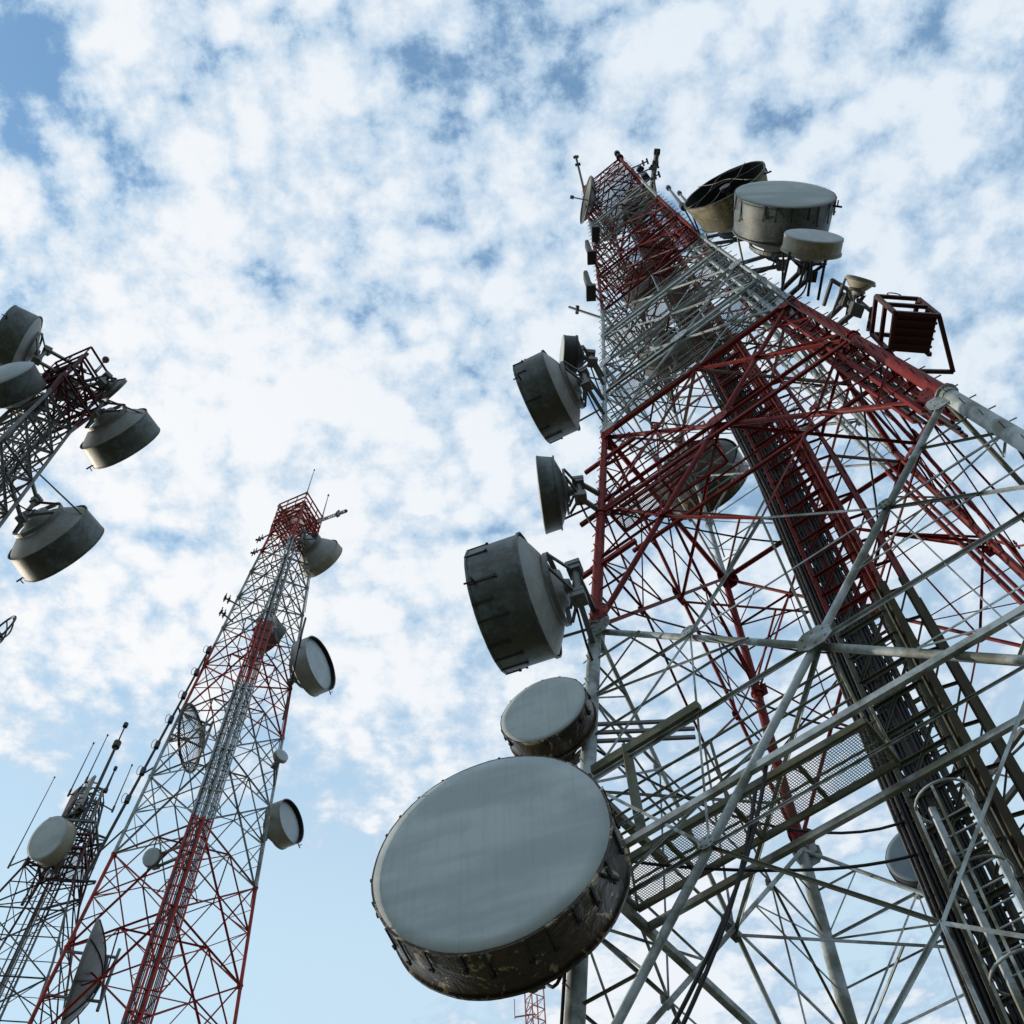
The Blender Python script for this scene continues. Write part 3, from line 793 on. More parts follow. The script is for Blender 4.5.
def drum(label, u, v, depth, az, Dm, L, to=None, shroud=None, radome=None, back=None, group='drum dishes on the towers', name='drum_antenna',
         straps=0, recess=0.0, radial=1.0, arms=True, open_front=False, wob=0.006, cone=0.42, ribs=True, bulge=0.02, pipe_len=None, el=0.0, steel=None):
    shroud = shroud or M_SLEEVE; radome = radome or M_RADOME; back = back or M_BACK; steel = steel or M_STEEL
    a, e1, e2 = basis(R(az), R(el)); Fc = at(u, v, depth); r = Dm / 2
    ph = random.uniform(0, 6)
    root = thing(name, label, 'dish antenna', tuple(Fc - a * L), group)
    C = Fc - a * L      # rear rim plane centre
    # shroud: outer wall, lip, inner wall
    m = MB(); r2 = r * radial
    prof_ = [(0, r2), (L * 0.1, r2 * 1.0), (L * 0.5, (r + r2) / 2), (L * 0.9, r), (L, r), (L, r * 0.975), (L * 0.5, (r + r2) / 2 * 0.975), (0.0, r2 * 0.975)]
    if open_front: prof_ = prof_[:6]
    m.lathe(prof_, C, a, e1, e2, 72, True, wob, ph)
    for d_, w_ in ((0.0, 0.03), (L - 0.02, 0.009 if not open_front else 0.03)):   # rim flanges
        m.lathe([(d_ - 0.02, r2 if d_ == 0 else r), (d_ - 0.02, (r2 if d_ == 0 else r) + w_), (d_ + 0.02, (r2 if d_ == 0 else r) + w_), (d_ + 0.02, r2 if d_ == 0 else r)], C, a, e1, e2, 72, False, wob, ph)
    sh_o = m.build('shroud', shroud, root, C)
    if straps:
        for k in range(straps):
            t = 2 * math.pi * (k + 0.3 + random.uniform(-0.22, 0.22)) / straps
            if random.random() < 0.12: continue
            rd_ = e1 * math.cos(t) + e2 * math.sin(t); tg = -e1 * math.sin(t) + e2 * math.cos(t)
            m = MB()
            l_ = L * random.uniform(0.25, 0.55); tg = (tg + a * random.uniform(-0.12, 0.12)).normalized()
            m.box(C + a * (L - l_ / 2) + rd_ * (r * 1.012), a * l_ / 2, tg * 0.017, rd_ * 0.012)
            m.box(C + a * (L - l_) + rd_ * (r * 1.02), a * 0.02, tg * 0.03, rd_ * 0.02)
            m.build('strap', M_DSTEEL, sh_o, C)
    if recess > 0:
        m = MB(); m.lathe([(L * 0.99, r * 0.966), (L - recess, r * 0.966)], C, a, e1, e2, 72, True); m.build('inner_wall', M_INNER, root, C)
    # radome
    if not open_front:
        m = MB(); rr = r * (0.985 if recess == 0 else 0.972)
        base = L + 0.012 - recess
        pr = [(base - 0.03, rr), (base, rr)] + [(base + bulge * Dm * (1 - (q / 8) ** 2), rr * q / 8) for q in range(7, 0, -1)] + [(base + bulge * Dm, 0.001)]
        m.lathe(pr, C, a, e1, e2, 72, True, wob if recess == 0 else 0, ph)
        m.build('radome', radome, root, C)
    else:
        m = MB()
        m.lathe([(0.02 - cone * 0.3 * r * (1 - (q / 8) ** 2), r2 * 0.965 * q / 8 + 0.001) for q in range(8, -1, -1)], C, a, e1, e2, 48, True)
        m.lathe([(L * 0.985, r * 0.974), (L * 0.5, (r + r2) / 2 * 0.96), (0.03, r2 * 0.95)], C, a, e1, e2, 72, True, wob, ph)
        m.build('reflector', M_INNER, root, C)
        m = MB(); m.pipe(C, C + a * L * 0.9, 0.05, 10); m.pipe(C + a * L * 0.8, C + a * L * 0.95, 0.14, 14, 0.18); m.build('feed_horn', M_STEEL, root, C)
        for k, (t0, t1, bow) in enumerate(((0.2, 3.0, 0.12), (0.9, 3.9, -0.05), (2.2, 5.2, 0.1), (4.0, 0.6, 0.2))):
            A_ = C + a * L + (e1 * math.cos(t0) + e2 * math.sin(t0)) * r; B_ = C + a * L + (e1 * math.cos(t1) + e2 * math.sin(t1)) * r
            pts = [A_.lerp(B_, q / 10) + a * (bow * math.sin(math.pi * q / 10)) + e2 * 0.15 * math.sin(q * 1.1) for q in range(11)]
            m = MB(); m.path(pts, 0.012, 6); m.build('guy_wire', M_STEEL, root, C)
    # back shell
    dep = cone * r
    m = MB()
    pr = [(-0.0, r2 * 0.97)] + [(-dep * (1 - (q / 6) ** 2) * 0.85, max(r2 * 0.96 * q / 6, r * 0.30)) for q in range(5, 1, -1)] + [(-dep, r * 0.28), (-dep, 0.001)]
    m.lathe(pr, C, a, e1, e2, 60, True)
    m.build('back_shell', back, root, C)
    # back ring frame, hub and pipe
    m = MB(); m.lathe([(-dep * 0.62, r * 0.60), (-dep * 0.80, r * 0.60), (-dep * 0.80, r * 0.55), (-dep * 0.62, r * 0.55), (-dep * 0.62, r * 0.60)], C, a, e1, e2, 40, False)
    m.build('mounting_ring', steel, root, C)
    hubp = C - a * (dep + 0.12)
    m = MB(); m.pipe(C - a * dep * 0.9, hubp, r * 0.15, 16, r * 0.1); m.build('hub', steel, root, C)
    H_ = pipe_len or max(0.8, Dm * 0.55)
    pc = hubp - a * 0.1
    m = MB(); m.pipe(pc - Vector((0, 0, H_ / 2)), pc + Vector((0, 0, H_ / 2)), 0.05 + 0.008 * Dm, 12)
    mp = m.build('mount_pipe', steel, root, pc)
    for s_ in (-1, 1):
        m = MB()
        m.angle(pc + Vector((0, 0, s_ * H_ * 0.3)), C - a * dep * 0.8 + e1 * r * 0.55 * s_ + Vector((0, 0, s_ * r * 0.2)), 0.06)
        m.angle(pc + Vector((0, 0, s_ * H_ * 0.3)), C - a * dep * 0.8 - e1 * r * 0.55 * s_ + Vector((0, 0, s_ * r * 0.2)), 0.06)
        m.box(pc + Vector((0, 0, s_ * H_ * 0.3)), a * 0.12, e1 * 0.12, Vector((0, 0, 0.05)))
        m.build('bracket', steel, root, pc)
    if to is not None:
        q = Vector((to[0], to[1], 0))
        for s_ in (-0.42, 0.42):
            zz = pc.z + s_ * H_
            tgt = Vector((q.x, q.y, zz)) if not callable(to[2]) else to[2](zz)
            m = MB(); m.bar(Vector((pc.x, pc.y, zz)), tgt, 0.09, 0.10)
            m.box(Vector((pc.x, pc.y, zz)), e1 * 0.13, a * 0.13, Vector((0, 0, 0.06)))
            m.build('arm', steel, root, pc)
        tgt = Vector((q.x, q.y, pc.z + 0.1)) if not callable(to[2]) else to[2](pc.z + 0.1)
        m = MB(); m.pipe(C - a * 0.02 + e1 * r2 * 0.93 - e2 * 0.1, tgt, 0.028, 8); m.build('strut', steel, root, pc)
    if to is not None and Dm > 1.0:
        T0 = to[2](pc.z - 0.9); T1 = to[2](max(0.5, pc.z - 6.0)); side = e1 * 0.16
        pts = [hubp + e1 * 0.08]
        for q in range(1, 9):
            t_ = q / 8; c_ = hubp.lerp(T0 + side, t_); c_.z -= 0.55 * math.sin(math.pi * t_) ; pts.append(c_)
        pts += [(T0 + side).lerp(T1 + side, q / 4) for q in range(1, 5)]
        m = MB(); m.path(pts, 0.022, 6); m.build('feed_cable', M_RUBBER, root, pc)
    # little stub bolted on the shroud rim
    if Dm > 2.0:
        m = MB(); t = ph; rd_ = e1 * math.cos(2.6) - Vector((0, 0, 1)) * abs(math.sin(2.6)) * 1.0
        rd_ = (rd_ - a * rd_.dot(a)).normalized()
        p_ = C + a * L * 0.86 + rd_ * r
        m.pipe(p_ - rd_ * 0.05, p_ + rd_ * 0.22, 0.028, 8); m.pipe(p_ + rd_ * 0.1, p_ + rd_ * 0.1 + a * 0.16, 0.02, 6); m.build('rim_stub', M_DSTEEL, root, C)
    return root

def leg_to(tw, i): return (0, 0, lambda z, tw=tw, i=i: tw.cor(i, z))
def face_to(tw, i, t): return (0, 0, lambda z, tw=tw, i=i, t=t: tw.cor(i, z).lerp(tw.cor(i + 1, z), t))

G1 = 'drum dishes bolted to the large tower'
drum('largest drum dish at the bottom centre with flat grey face and glossy brown stained shroud', 490, 846, 12.8, -164.6, 3.02, 0.73, leg_to(T, 0), M_BROWN, M_RADOME, M_SLEEVE, G1, straps=26, bulge=0.012, wob=0.004)
drum('small grey faced drum dish just above the largest dish, beside the pale tower leg', 543, 709, 16, -159, 1.38, 0.40, leg_to(T, 0), M_BROWN, M_RADOME, M_SLEEVE, G1, straps=14, bulge=0.012)
drum('big side-on drum dish with streaked dark green shroud, right above the small grey-faced drum', 488, 612, 18.5, -72.1, 2.22, 0.94, leg_to(T, 0), M_SLEEVE, M_RADOME, M_BACK, G1, straps=20, wob=0.010)
drum('narrow side-on dish between two larger drums, fixed to the red leg section', 541, 495, 23, -85.3, 1.69, 0.36, leg_to(T, 0), M_SLEEVE, M_RADOME, M_SLEEVE, G1, cone=0.3, radial=0.93)
drum('upper left drum dish with blue-grey shroud and pale lower edge, side-on beside the tower', 532, 404, 28, -66.2, 2.26, 0.84, leg_to(T, 0), M_SLEEVE, M_RADOME, M_BACK, G1, straps=16, wob=0.008)
drum('small dark drum dish tucked behind the upper left drum', 562, 356, 29.5, -98, 1.15, 0.36, leg_to(T, 0), M_DSTEEL, M_RADOME, M_DSTEEL, G1)
drum('open drum dish without a cover, black inside with slack wires, yellowed shroud', 724, 185, 33, -152.7, 2.66, 0.95, leg_to(T, 1), M_YELLOW, M_RADOME, M_YELLOW, G1, open_front=True, wob=0.012, radial=0.86)
drum('large drum dish at the upper right with smooth blue-grey cover and dark pleated shroud', 785, 194, 28.2, 178, 2.62, 1.02, leg_to(T, 1), M_SLEEVE, M_RADOME, M_DSTEEL, G1, straps=22, wob=0.006, radial=0.95, el=-4)
drum('small drum dish with pale blue cover and cream shroud standing on four pipes', 814, 236, 25, 174, 1.36, 0.36, leg_to(T, 1), M_CREAM, M_RADWHITE, M_CREAM, G1, steel=M_DSTEEL)
drum('tiny cone backed dish above the red leg, left of the hanging red cage', 861, 279, 22, 160, 0.60, 0.06, leg_to(T, 1), M_CREAM, M_RADWHITE, M_CREAM, G1, cone=0.9, el=14)
drum('big weathered brown and cream drum dish seen through the red braces', 706, 488, 35, 30.8, 3.06, 0.80, leg_to(T, 3), M_BROWN, M_RADOME, M_SLEEVE, G1)
drum('blue-grey dish half hidden behind the black cable shaft near the lower right', 918, 853, 21, -150, 1.3, 0.2, face_to(T, 2, 0.3), M_DSTEEL, M_RADBLUE, M_BACK, G1)
drum('dark drum dish inside the upper lattice, above the other dishes on the far side', 652, 292, 43, 40, 2.2, 0.6, leg_to(T, 3), M_SLEEVE, M_RADOME, M_SLEEVE, G1)
drum('grey-green drum dish inside the lattice between the two upper walkways', 672, 362, 36, 20, 2.0, 0.6, leg_to(T, 3), M_SLEEVE, M_RADOME, M_BACK, G1)

# pipes the small cream drum stands on
def rack(label, name, pts, root_tower_leg, r=0.04, mat=None, group=None):
    mat = mat or M_DSTEEL
    o = thing(name, label, 'mount rack', tuple(pts[0][0]), group)
    for (p, q) in pts:
        m = MB(); m.pipe(p, q, r, 8); m.build('pipe', mat, o, p)
    return o

def shell(label, u, v, depth, az, Dm, sag_, to, grid=False, mat=None, group='open reflector dishes', boom=0.9, rimr=0.03, nb=26, mount=True):
    """open parabolic reflector (thin shell or rod grid) with rim ring, feed boom and mount"""
    mat = mat or M_DSTEEL
    a, e1, e2 = basis(R(az)); Fc = at(u, v, depth); r = Dm / 2; C = Fc - a * sag_
    root = thing('reflector_antenna', label, 'dish antenna', tuple(C), group)
    m = MB()
    if grid:
        for k in range(1, nb):
            y = -r + 2 * r * k / nb; w = math.sqrt(max(0, r * r - y * y)); pts = []
            for q in range(11):
                x = -w + 2 * w * q / 10
                pts.append(C + a * sag_ * ((x * x + y * y) / r / r) + e1 * x + e2 * y)
            m.path(pts, 0.004 * Dm + 0.003, 4)
        m.build('reflector_grid', mat, root, C)
        for k in (-0.5, 0, 0.5):
            y = r * k; w = math.sqrt(r * r - y * y); m = MB()
            m.path([C + a * (sag_ * (((-w + 2 * w * q / 10) ** 2 + y * y) / r / r) - 0.02) + e2 * (-w + 2 * w * q / 10) + e1 * y for q in range(11)], 0.02, 6)
            m.build('rib', mat, root, C)
    else:
        pr = [(sag_ * (q / 12) ** 2, max(0.001, r * q / 12)) for q in range(13)]
        pr2 = [(d - 0.03, rr) for d, rr in reversed(pr)]
        m.lathe(pr + pr2, C, a, e1, e2, 60, True)
        m.build('reflector', mat, root, C)
        for k in range(8):
            t = 2 * math.pi * k / 8; m = MB(); rd_ = e1 * math.cos(t) + e2 * math.sin(t)
            m.path([C + a * (sag_ * (q / 6) ** 2 - 0.06) + rd_ * r * q / 6 for q in range(7)], 0.025, 5)
            m.build('rib', M_DSTEEL, root, C)
    m = MB(); m.path([Fc + (e1 * math.cos(t * math.pi / 24) + e2 * math.sin(t * math.pi / 24)) * r for t in range(49)], rimr, 6); m.build('rim', mat, root, Fc)
    m = MB(); fp = C + a * r * boom; m.pipe(C, fp, 0.03, 8); m.pipe(fp - a * 0.05, fp + a * 0.12, 0.09, 10)
    m.build('feed_boom', M_STEEL, root, C)
    if not mount:
        m = MB(); m.bar(C - a * 0.02, to[2](C.z), 0.05, 0.05); m.build('arm', mat, root, C)
        return root
    pc = C - a * 0.3
    m = MB(); m.pipe(pc - Vector((0, 0, r * 0.7)), pc + Vector((0, 0, r * 0.7)), 0.06, 10); m.build('mount_pipe', M_STEEL, root, pc)
    for s_ in (-0.5, 0.5):
        m = MB(); zz = pc.z + s_ * r; m.bar(Vector((pc.x, pc.y, zz)), to[2](zz), 0.08, 0.08)
        m.angle(Vector((pc.x, pc.y, zz)), C + e2 * s_ * r + a * 0.0, 0.07); m.build('arm', M_STEEL, root, pc)
    return root
shell('thin grey dish seen edge-on at the left of the red tip of the largest tower', 586, 200, 50, -104, 2.2, 0.35, leg_to(T, 0), mat=M_STEEL)

# stand pipes and small kit along the near right leg
def stand(label, pxs, depth, cat='mount rack', r=0.035):
    o = None
    for (u0, v0, u1, v1) in pxs:
        p, q = at(u0, v0, depth), at(u1, v1, depth + 0.5)
        if o is None: o = thing('stand_frame', label, cat, tuple(q))
        m = MB(); m.pipe(p, q, r, 8); m.build('pipe', M_DSTEEL, o, q)
    return o
stand('dark upright pipes carrying the small cream drum dish over the red leg', [(790, 252, 783, 284), (806, 262, 798, 290), (812, 262, 808, 296), (826, 256, 818, 300)], 24.6)
stand('short dark pipe bracket under the tiny cone backed dish', [(832, 280, 824, 305), (832, 280, 852, 292), (843, 284, 836, 312), (850, 300, 846, 322), (858, 300, 872, 312), (872, 308, 868, 330)], 22.2, r=0.045)

# red cage balcony on the near right leg
def cage():
    zf = 18.9
    def fl(u, v, z=zf):
        d = at(u, v, 1) - CAMP; return CAMP + d * (z / d.z)
    A, B, Cc, Dd = fl(893, 311), fl(937, 314), fl(928, 353), fl(888, 350)
    E, G = fl(951, 370), fl(903, 369)
    o = thing('cage_balcony', 'dark red sheet floored cage balcony jutting out over the right leg of the largest tower', 'balcony', tuple(A))
    m = MB(); dn = Vector((0, 0, -0.05)); m.add([A, B, Cc, Dd, A + dn, B + dn, Cc + dn, Dd + dn], [(0, 1, 2, 3), (7, 6, 5, 4), (0, 4, 5, 1), (1, 5, 6, 2), (2, 6, 7, 3), (3, 7, 4, 0)])
    m.build('floor_sheet', M_REDBOX, o, A)
    h = Vector((0, 0, 1.05)); r = 0.045
    segs = [(A, B), (B, E), (E, G), (G, Dd), (Dd, A), (A, A + h), (B, B + h), (A + h, B + h), (B + h, Cc + h), (A + h, Dd + h), (Cc, Cc + h), (Dd, Dd + h), (Dd + h, Cc + h), (A + h * 0.5, B + h * 0.5), (A + h * 0.5, Dd + h * 0.5), (B + h * 0.5, Cc + h * 0.5)]
    for (p, q) in segs:
        m = MB(); m.bar(p + Vector((0, 0, -0.1)), q + Vector((0, 0, -0.1)), r * 1.6, r * 1.6); m.build('frame_bar', M_REDBOX, o, p)
    for t_ in (0.2, 0.4, 0.6, 0.8):
        m = MB(); m.bar(A.lerp(Dd, t_) + Vector((0, 0, -0.09)), B.lerp(Cc, t_) + Vector((0, 0, -0.09)), 0.04, 0.05); m.build('floor_rib', M_REDBOX, o, A)
    q = (A + h).lerp(B + h, 0.5); m = MB(); m.path([q + (B - A).normalized() * 0.13 * math.cos(R(20 * k)) + Vector((0, 0, 0.08 + 0.13 * math.sin(R(20 * k)))) for k in range(19)], 0.012, 5); m.build('lifting_ring', M_DSTEEL, o, q)
    m = MB(); m.path([G.lerp(Dd, 0.3), G + Vector((-0.2, 0.3, -0.4)), G + Vector((-0.3, 0.8, -0.2)), T.cor(1, zf + CZ - 0.3)], 0.02, 6); m.build('cable', M_RUBBER, o, G)
    tgt = T.cor(1, zf + CZ); 
    for p in (Dd, G):
        m = MB(); m.bar(p, Vector((tgt.x, tgt.y, p.z)), 0.1, 0.1); m.build('arm', M_REDBOX, o, p)
cage()

# small panel and whip antennas near the tip of the large tower
def panel_ant(label, u, v, depth, h, w, tw, i, mat=None, az=-90, group='panel antennas along the near leg'):
    a, e1, e2 = basis(R(az)); p = at(u, v, depth)
    o = thing('panel_antenna', label, 'panel antenna', tuple(p), group)
    m = MB(); m.box(p, e1 * w / 2, a * 0.06, Vector((0, 0, h / 2))); m.box(p, e1 * w * 0.4, a * 0.08, Vector((0, 0, h * 0.48))); m.build('panel', mat or M_DSTEEL, o, p)
    t = tw.cor(i, p.z)
    for s_ in (-0.35, 0.35):
        q = p + Vector((0, 0, s_ * h)); m = MB(); m.bar(q, Vector((t.x, t.y, q.z)), 0.06, 0.06); m.build('bracket', M_DSTEEL, o, q)
    m = MB(); m.box(p - Vector((0, 0, h / 2 + 0.15)), e1 * w * 0.8, a * 0.16, Vector((0, 0, 0.12))); m.build('junction_box', M_DSTEEL, o, p)
panel_ant('dark slim panel antenna, upper of the two beside the upper red band', 589, 250, 41, 1.9, 0.32, T, 0)
panel_ant('dark slim panel antenna, lower of the two beside the upper red band', 588, 283, 37, 2.0, 0.34, T, 0)
panel_ant('short dark panel antenna just under the edge-on grey dish', 594, 232, 45, 1.1, 0.5, T, 0)

def whip(label, p, h, r=0.03, mat=None, loops=0, tip=True, group='whip antennas', arm_to=None, name='whip_antenna', taper=0.5):
    mat = mat or M_STEEL; p = Vector(p)
    o = thing(name, label, 'whip antenna', tuple(p), group)
    m = MB(); m.pipe(p, p + Vector((0, 0, h * 0.12)), r * 1.6, 8); m.build('base', M_DSTEEL, o, p)
    m = MB(); m.pipe(p + Vector((0, 0, h * 0.12)), p + Vector((0, 0, h)), r, 8, r * taper)
    if tip: m.pipe(p + Vector((0, 0, h)), p + Vector((0, 0, h + r * 3)), r * 1.3, 8)
    m.build('rod', mat, o, p)
    for k in range(loops):
        z = p.z + h * (k + 0.7) / loops; c = Vector((p.x, p.y, z)); d = Vector((-0.75, -0.5, 0)).normalized()
        pts = [c + d * (0.12 + 0.45 * (0.5 - 0.5 * math.cos(t))) + Vector((0, 0, 0.55 * math.sin(t))) for t in [2 * math.pi * q / 16 for q in range(17)]]
        m = MB(); m.path(pts, 0.018, 5); m.pipe(c, c + d * 0.13, 0.02, 6); m.pipe(c - Vector((0, 0, .2)), c + Vector((0, 0, .2)), r * 1.8, 8)
        m.build('dipole_loop', M_DSTEEL, o, c)
    if arm_to is not None:
        m = MB(); m.bar(p + Vector((0, 0, 0.1)), Vector(arm_to), 0.05, 0.05); m.build('arm', M_DSTEEL, o, p)
    return o

def horiz_ant(label, p, q, r=0.05, n=3, group='antenna booms at the tower tips'):
    p = Vector(p); q = Vector(q)
    o = thing('boom_antenna', label, 'boom antenna', tuple(p), group)
    m = MB(); m.pipe(p, q, r, 8); m.build('boom', M_STEEL, o, p)
    d = (q - p).normalized(); e = d.cross(Vector((0, 0, 1))).normalized()
    for k in range(n):
        c = p.lerp(q, 0.75 + 0.25 * k / max(1, n - 1)); m = MB(); m.pipe(c - Vector((0, 0, 0.35)), c + Vector((0, 0, 0.45)), r * 0.6, 6)
        m.pipe(c - e * 0.14, c + e * 0.14, r * 1.3, 8); m.build('element', M_DSTEEL, o, c)
tc0, tc1, tc2 = T.cor(0, ZT), T.cor(1, ZT), T.cor(2, ZT)
horiz_ant('short dark boom poking out at the upper left corner of the large tower tip', tc0, at(576, 157, 56), 0.06, 2)
horiz_ant('pale thick boom poking out to the upper right of the large tower tip', T.cor(2, ZT - 1) , at(657, 152, 53), 0.13, 2)
horiz_ant('dark boom with small fittings just right of the large tower tip', T.cor(2, ZT - 3), at(652, 168, 50), 0.06, 2)
horiz_ant('thin bar sticking out to the left below the two slim panel antennas', T.cor(0, 35.6), at(569, 307, 36), 0.045, 1)
whip('stubby dark lightning rod cluster on the near corner of the large tower tip', tc1, 1.1, 0.12, M_DSTEEL, group='rods at the large tower tip')
whip('thin pole with fittings standing at the left of the open black drum dish', at(684, 208, 35), 3.2, 0.07, M_STEEL, group='rods beside the upper right drums', arm_to=T.cor(1, at(684, 208, 35).z))
whip('shorter thin pole close to the open black drum dish', at(689, 205, 34.5), 1.8, 0.06, M_STEEL, group='rods beside the upper right drums', arm_to=T.cor(1, at(689, 205, 34.5).z))
for lb, dz_, ex in (('thin dark boom at the right edge of the tip, second below the pale one', 4.2, 0.9), ('thin dark boom with a hook end, third below the pale one', 6.2, 1.1), ('thin dark boom, lowest of those on the right edge of the tip', 8.4, 0.8)):
    q = T.cor(1, ZT - dz_); horiz_ant(lb, q, q + Vector((ex * 0.9, -ex * 0.3, 0.25)), 0.035, 2)
def kit(label, p, s_):
    p = Vector(p); o = thing('equipment_box', label, 'equipment box', tuple(p)); a, e1, e2 = basis(R(random.uniform(0, 360)))
    m = MB(); m.box(p, a * s_ * 0.3, e1 * s_ * 0.4, Vector((0, 0, s_ * 0.5))); m.box(p, a * s_ * 0.34, e1 * s_ * 0.3, Vector((0, 0, s_ * 0.4))); m.build('housing', M_DSTEEL, o, p)
    m = MB(); m.pipe(p - Vector((0, 0, s_ * 0.9)), p + Vector((0, 0, s_ * 0.9)), 0.05, 8); m.build('pipe', M_DSTEEL, o, p)
kit('dark box at the top right edge of the large tower below its tip', T.cor(1, ZT - 5.2) + Vector((0.3, -0.1, 0)), 0.38)
kit('dark box on the right edge of the large tower, lower than the other one', T.cor(1, ZT - 7.0) + Vector((0.3, 0, 0)), 0.45)

# ================================================================== SECOND TOWER (lower left centre)
CBX, CBY = -0.448 * ZB + 0.22, 1.0244 * ZB
view = math.atan2(CBY, CBX)
ANG2 = view + math.pi / 4        # one corner towards the camera
q2 = 1 / math.sqrt(2)
prof2 = [(0, 0.283 * q2 * ZB), (zB(0.805), 0.208 * q2 * ZB), (zB(1.0), 0.183 * q2 * ZB), (zB(1.29), 0.156 * q2 * ZB), (zB(1.7), 0.108 * q2 * ZB), (zB(2.0), 0.068 * q2 * ZB)]
T2 = Tower('lattice_tower', 'slimmer red and white lattice tower at lower left centre with square gallery tip', CBX, CBY, ANG2, prof2, M_MID)
lv = [0.6]
for h in (0.13, 0.275, 0.42, 0.565, 0.71, 0.855, 1.0, 1.145, 1.29, 1.41, 1.52, 1.62, 1.71, 1.79, 1.86, 1.92, 1.965): lv.append(zB(h))
near = min(range(4), key=lambda i: T2.cor(i, 30).length)
for i in range(4):
    T2.leg(i, 0, zB(1.965), lambda z: 0.072, bolts=False, flanges=[z for z in lv[1:-1]]); T2.footing(i)
for k in range(len(lv) - 1):
    for i in range(4):
        T2.panel(i, lv[k], lv[k + 1], 0.034, 0.03, 0.022, 2 if 5 < k < 9 else 1, 'angle')
    T2.ring(lv[k + 1], 0.028, False, (lv[k] + lv[k + 1]) / 2)
T2.flush()
# ladder and cable trays along the near corner
nd = Vector((-CBX, -CBY, 0)).normalized(); sd2 = nd.cross(Vector((0, 0, 1)))
def nearp(z, a, b=0.0):
    p = T2.cor(near, z) + nd * (0.22 - b) + sd2 * a * (0.66 if z < zB(1.45) else 0.50); return Vector((p.x, p.y, z))
def col2(name, offs, w, h, z0, z1, mat, b=0.0):
    zs = [z0] + [z for z, _ in prof2 if z0 < z < z1] + [z1]
    m = MB()
    for a_, b_ in zip(zs, zs[1:]): m.bar(nearp(a_, offs, b), nearp(b_, offs, b), w, h, nd)
    m.build(name, mat, T2.root, nearp(z0, offs, b))
col2('cable_tray', -0.62, 0.08, 0.09, 0.3, zB(1.72), M_MID); col2('cable_tray', -0.12, 0.09, 0.09, 0.3, zB(1.9), M_MID)
col2('cable_tray', 0.3, 0.08, 0.08, 0.3, zB(1.85), M_MID); col2('cable_tray', 0.66, 0.08, 0.08, 0.3, zB(1.5), M_MID)
for k, o_ in enumerate((-0.5, -0.42, -0.34, -0.26, 0.0, 0.08, 0.16, 0.42, 0.5, 0.57)):
    col2('feeder_cable', o_, 0.045, 0.045, 0.3, zB(1.80 - 0.09 * (k % 5)), M_MID if k % 3 == 1 else M_RUBBER if k % 3 else M_DSTEEL, b=0.06)
z = 1.0
while z < zB(1.95):
    m = MB(); m.bar(nearp(z, -0.66), nearp(z, 0.70 if z < zB(1.6) else 0.33), 0.04, 0.04); m.build('tray_rung', M_MID, T2.root, nearp(z, 0)); z += 0.9
# gallery on the tip
def gallery(tw, z, half, mat, h=1.1, lean=False, r=0.04):
    c = tw.c
    P = [Vector((*(c + tw.u * a * half + tw.v * b * half).xy, z)) for a, b in OFF]
    m = MB()
    if lean:
        for i in range(4): m.bar(P[i], P[(i + 2) % 4] * 0.5 + P[i] * 0.5, r * 2, r * 2)
    else: m.add(P, [(0, 1, 2, 3)])
    g = m.build('gallery', mat if lean else M_GRATE, tw.root, P[0])
    for i in range(4):
        m = MB(); p, q = P[i], P[(i + 1) % 4]
        for hh in ((0, h) if lean else (0, h * 0.5, h)): m.bar(p + Vector((0, 0, hh)), q + Vector((0, 0, hh)), r * 2, r * 2)
        for k in range(2 if lean else 3): 
            a = p.lerp(q, k / (2 if lean else 3)); m.pipe(a, a + Vector((0, 0, h)), r * 0.8, 6)
        m.build('railing', mat, g, p)
        m = MB(); m.bar(P[i] - Vector((0, 0, 0.02)), tw.cor(i, z - 1.4), 0.08, 0.08); m.build('brace', mat, g, P[i])
gallery(T2, zB(1.945), 1.05, M_MID, 1.3, r=0.04)
gallery(T2, zB(1.895), 1.05, M_MID, 1.1, r=0.04)
ztop2 = zB(1.96)
G2 = 'dishes on the second tower'
i0 = [i for i in range(4)]
pxs = {i: px(T2.cor(i, 40))[0] for i in range(4)}
Lc = min(pxs, key=pxs.get); Rc = max(pxs, key=pxs.get); Fc_ = [i for i in range(4) if i not in (Lc, Rc, near)][0]
drum('pale cone backed dish near the red tip of the second tower', 324, 562, 67, 30, 2.85, 0.55, leg_to(T2, Rc), M_CREAM, M_RADWHITE, M_BACK, G2, cone=1.0)
drum('round drum dish facing right on the middle of the second tower', 321, 663, 56, 112, 3.05, 0.85, leg_to(T2, Rc), M_BACK, M_RADWHITE, M_BACK, G2, recess=0.24)
drum('drum dish facing right at the lower right leg of the second tower', 292, 821, 49, 112, 2.1, 0.75, leg_to(T2, Rc), M_BACK, M_RADWHITE, M_BACK, G2, recess=0.24)
drum('brownish drum dish inside the second tower behind its red cable column', 273, 640, 58, 35, 1.9, 0.6, leg_to(T2, Fc_), M_SLEEVE, M_RADOME, M_BACK, G2)
drum('small round pale dish left of the red cable column', 151, 857, 41, -165, 0.72, 0.12, leg_to(T2, near), M_STEEL, M_RADWHITE, M_BACK, G2, el=-25)
drum('tiny pale dish on the right leg of the second tower', 282, 755, 49, 137, 0.66, 0.14, leg_to(T2, Rc), M_CREAM, M_RADWHITE, M_BACK, G2)
shell('dark rod grid dish seen nearly edge-on at the left leg of the second tower', 190, 738, 51, -88, 3.2, 0.55, leg_to(T2, Lc), grid=True, group=G2, rimr=0.07, nb=34)
shell('large dark shell dish seen nearly edge-on at the bottom left', 80, 973, 38, -113, 3.7, 0.72, leg_to(T2, Lc), group=G2, mat=M_STEEL, boom=0.05)
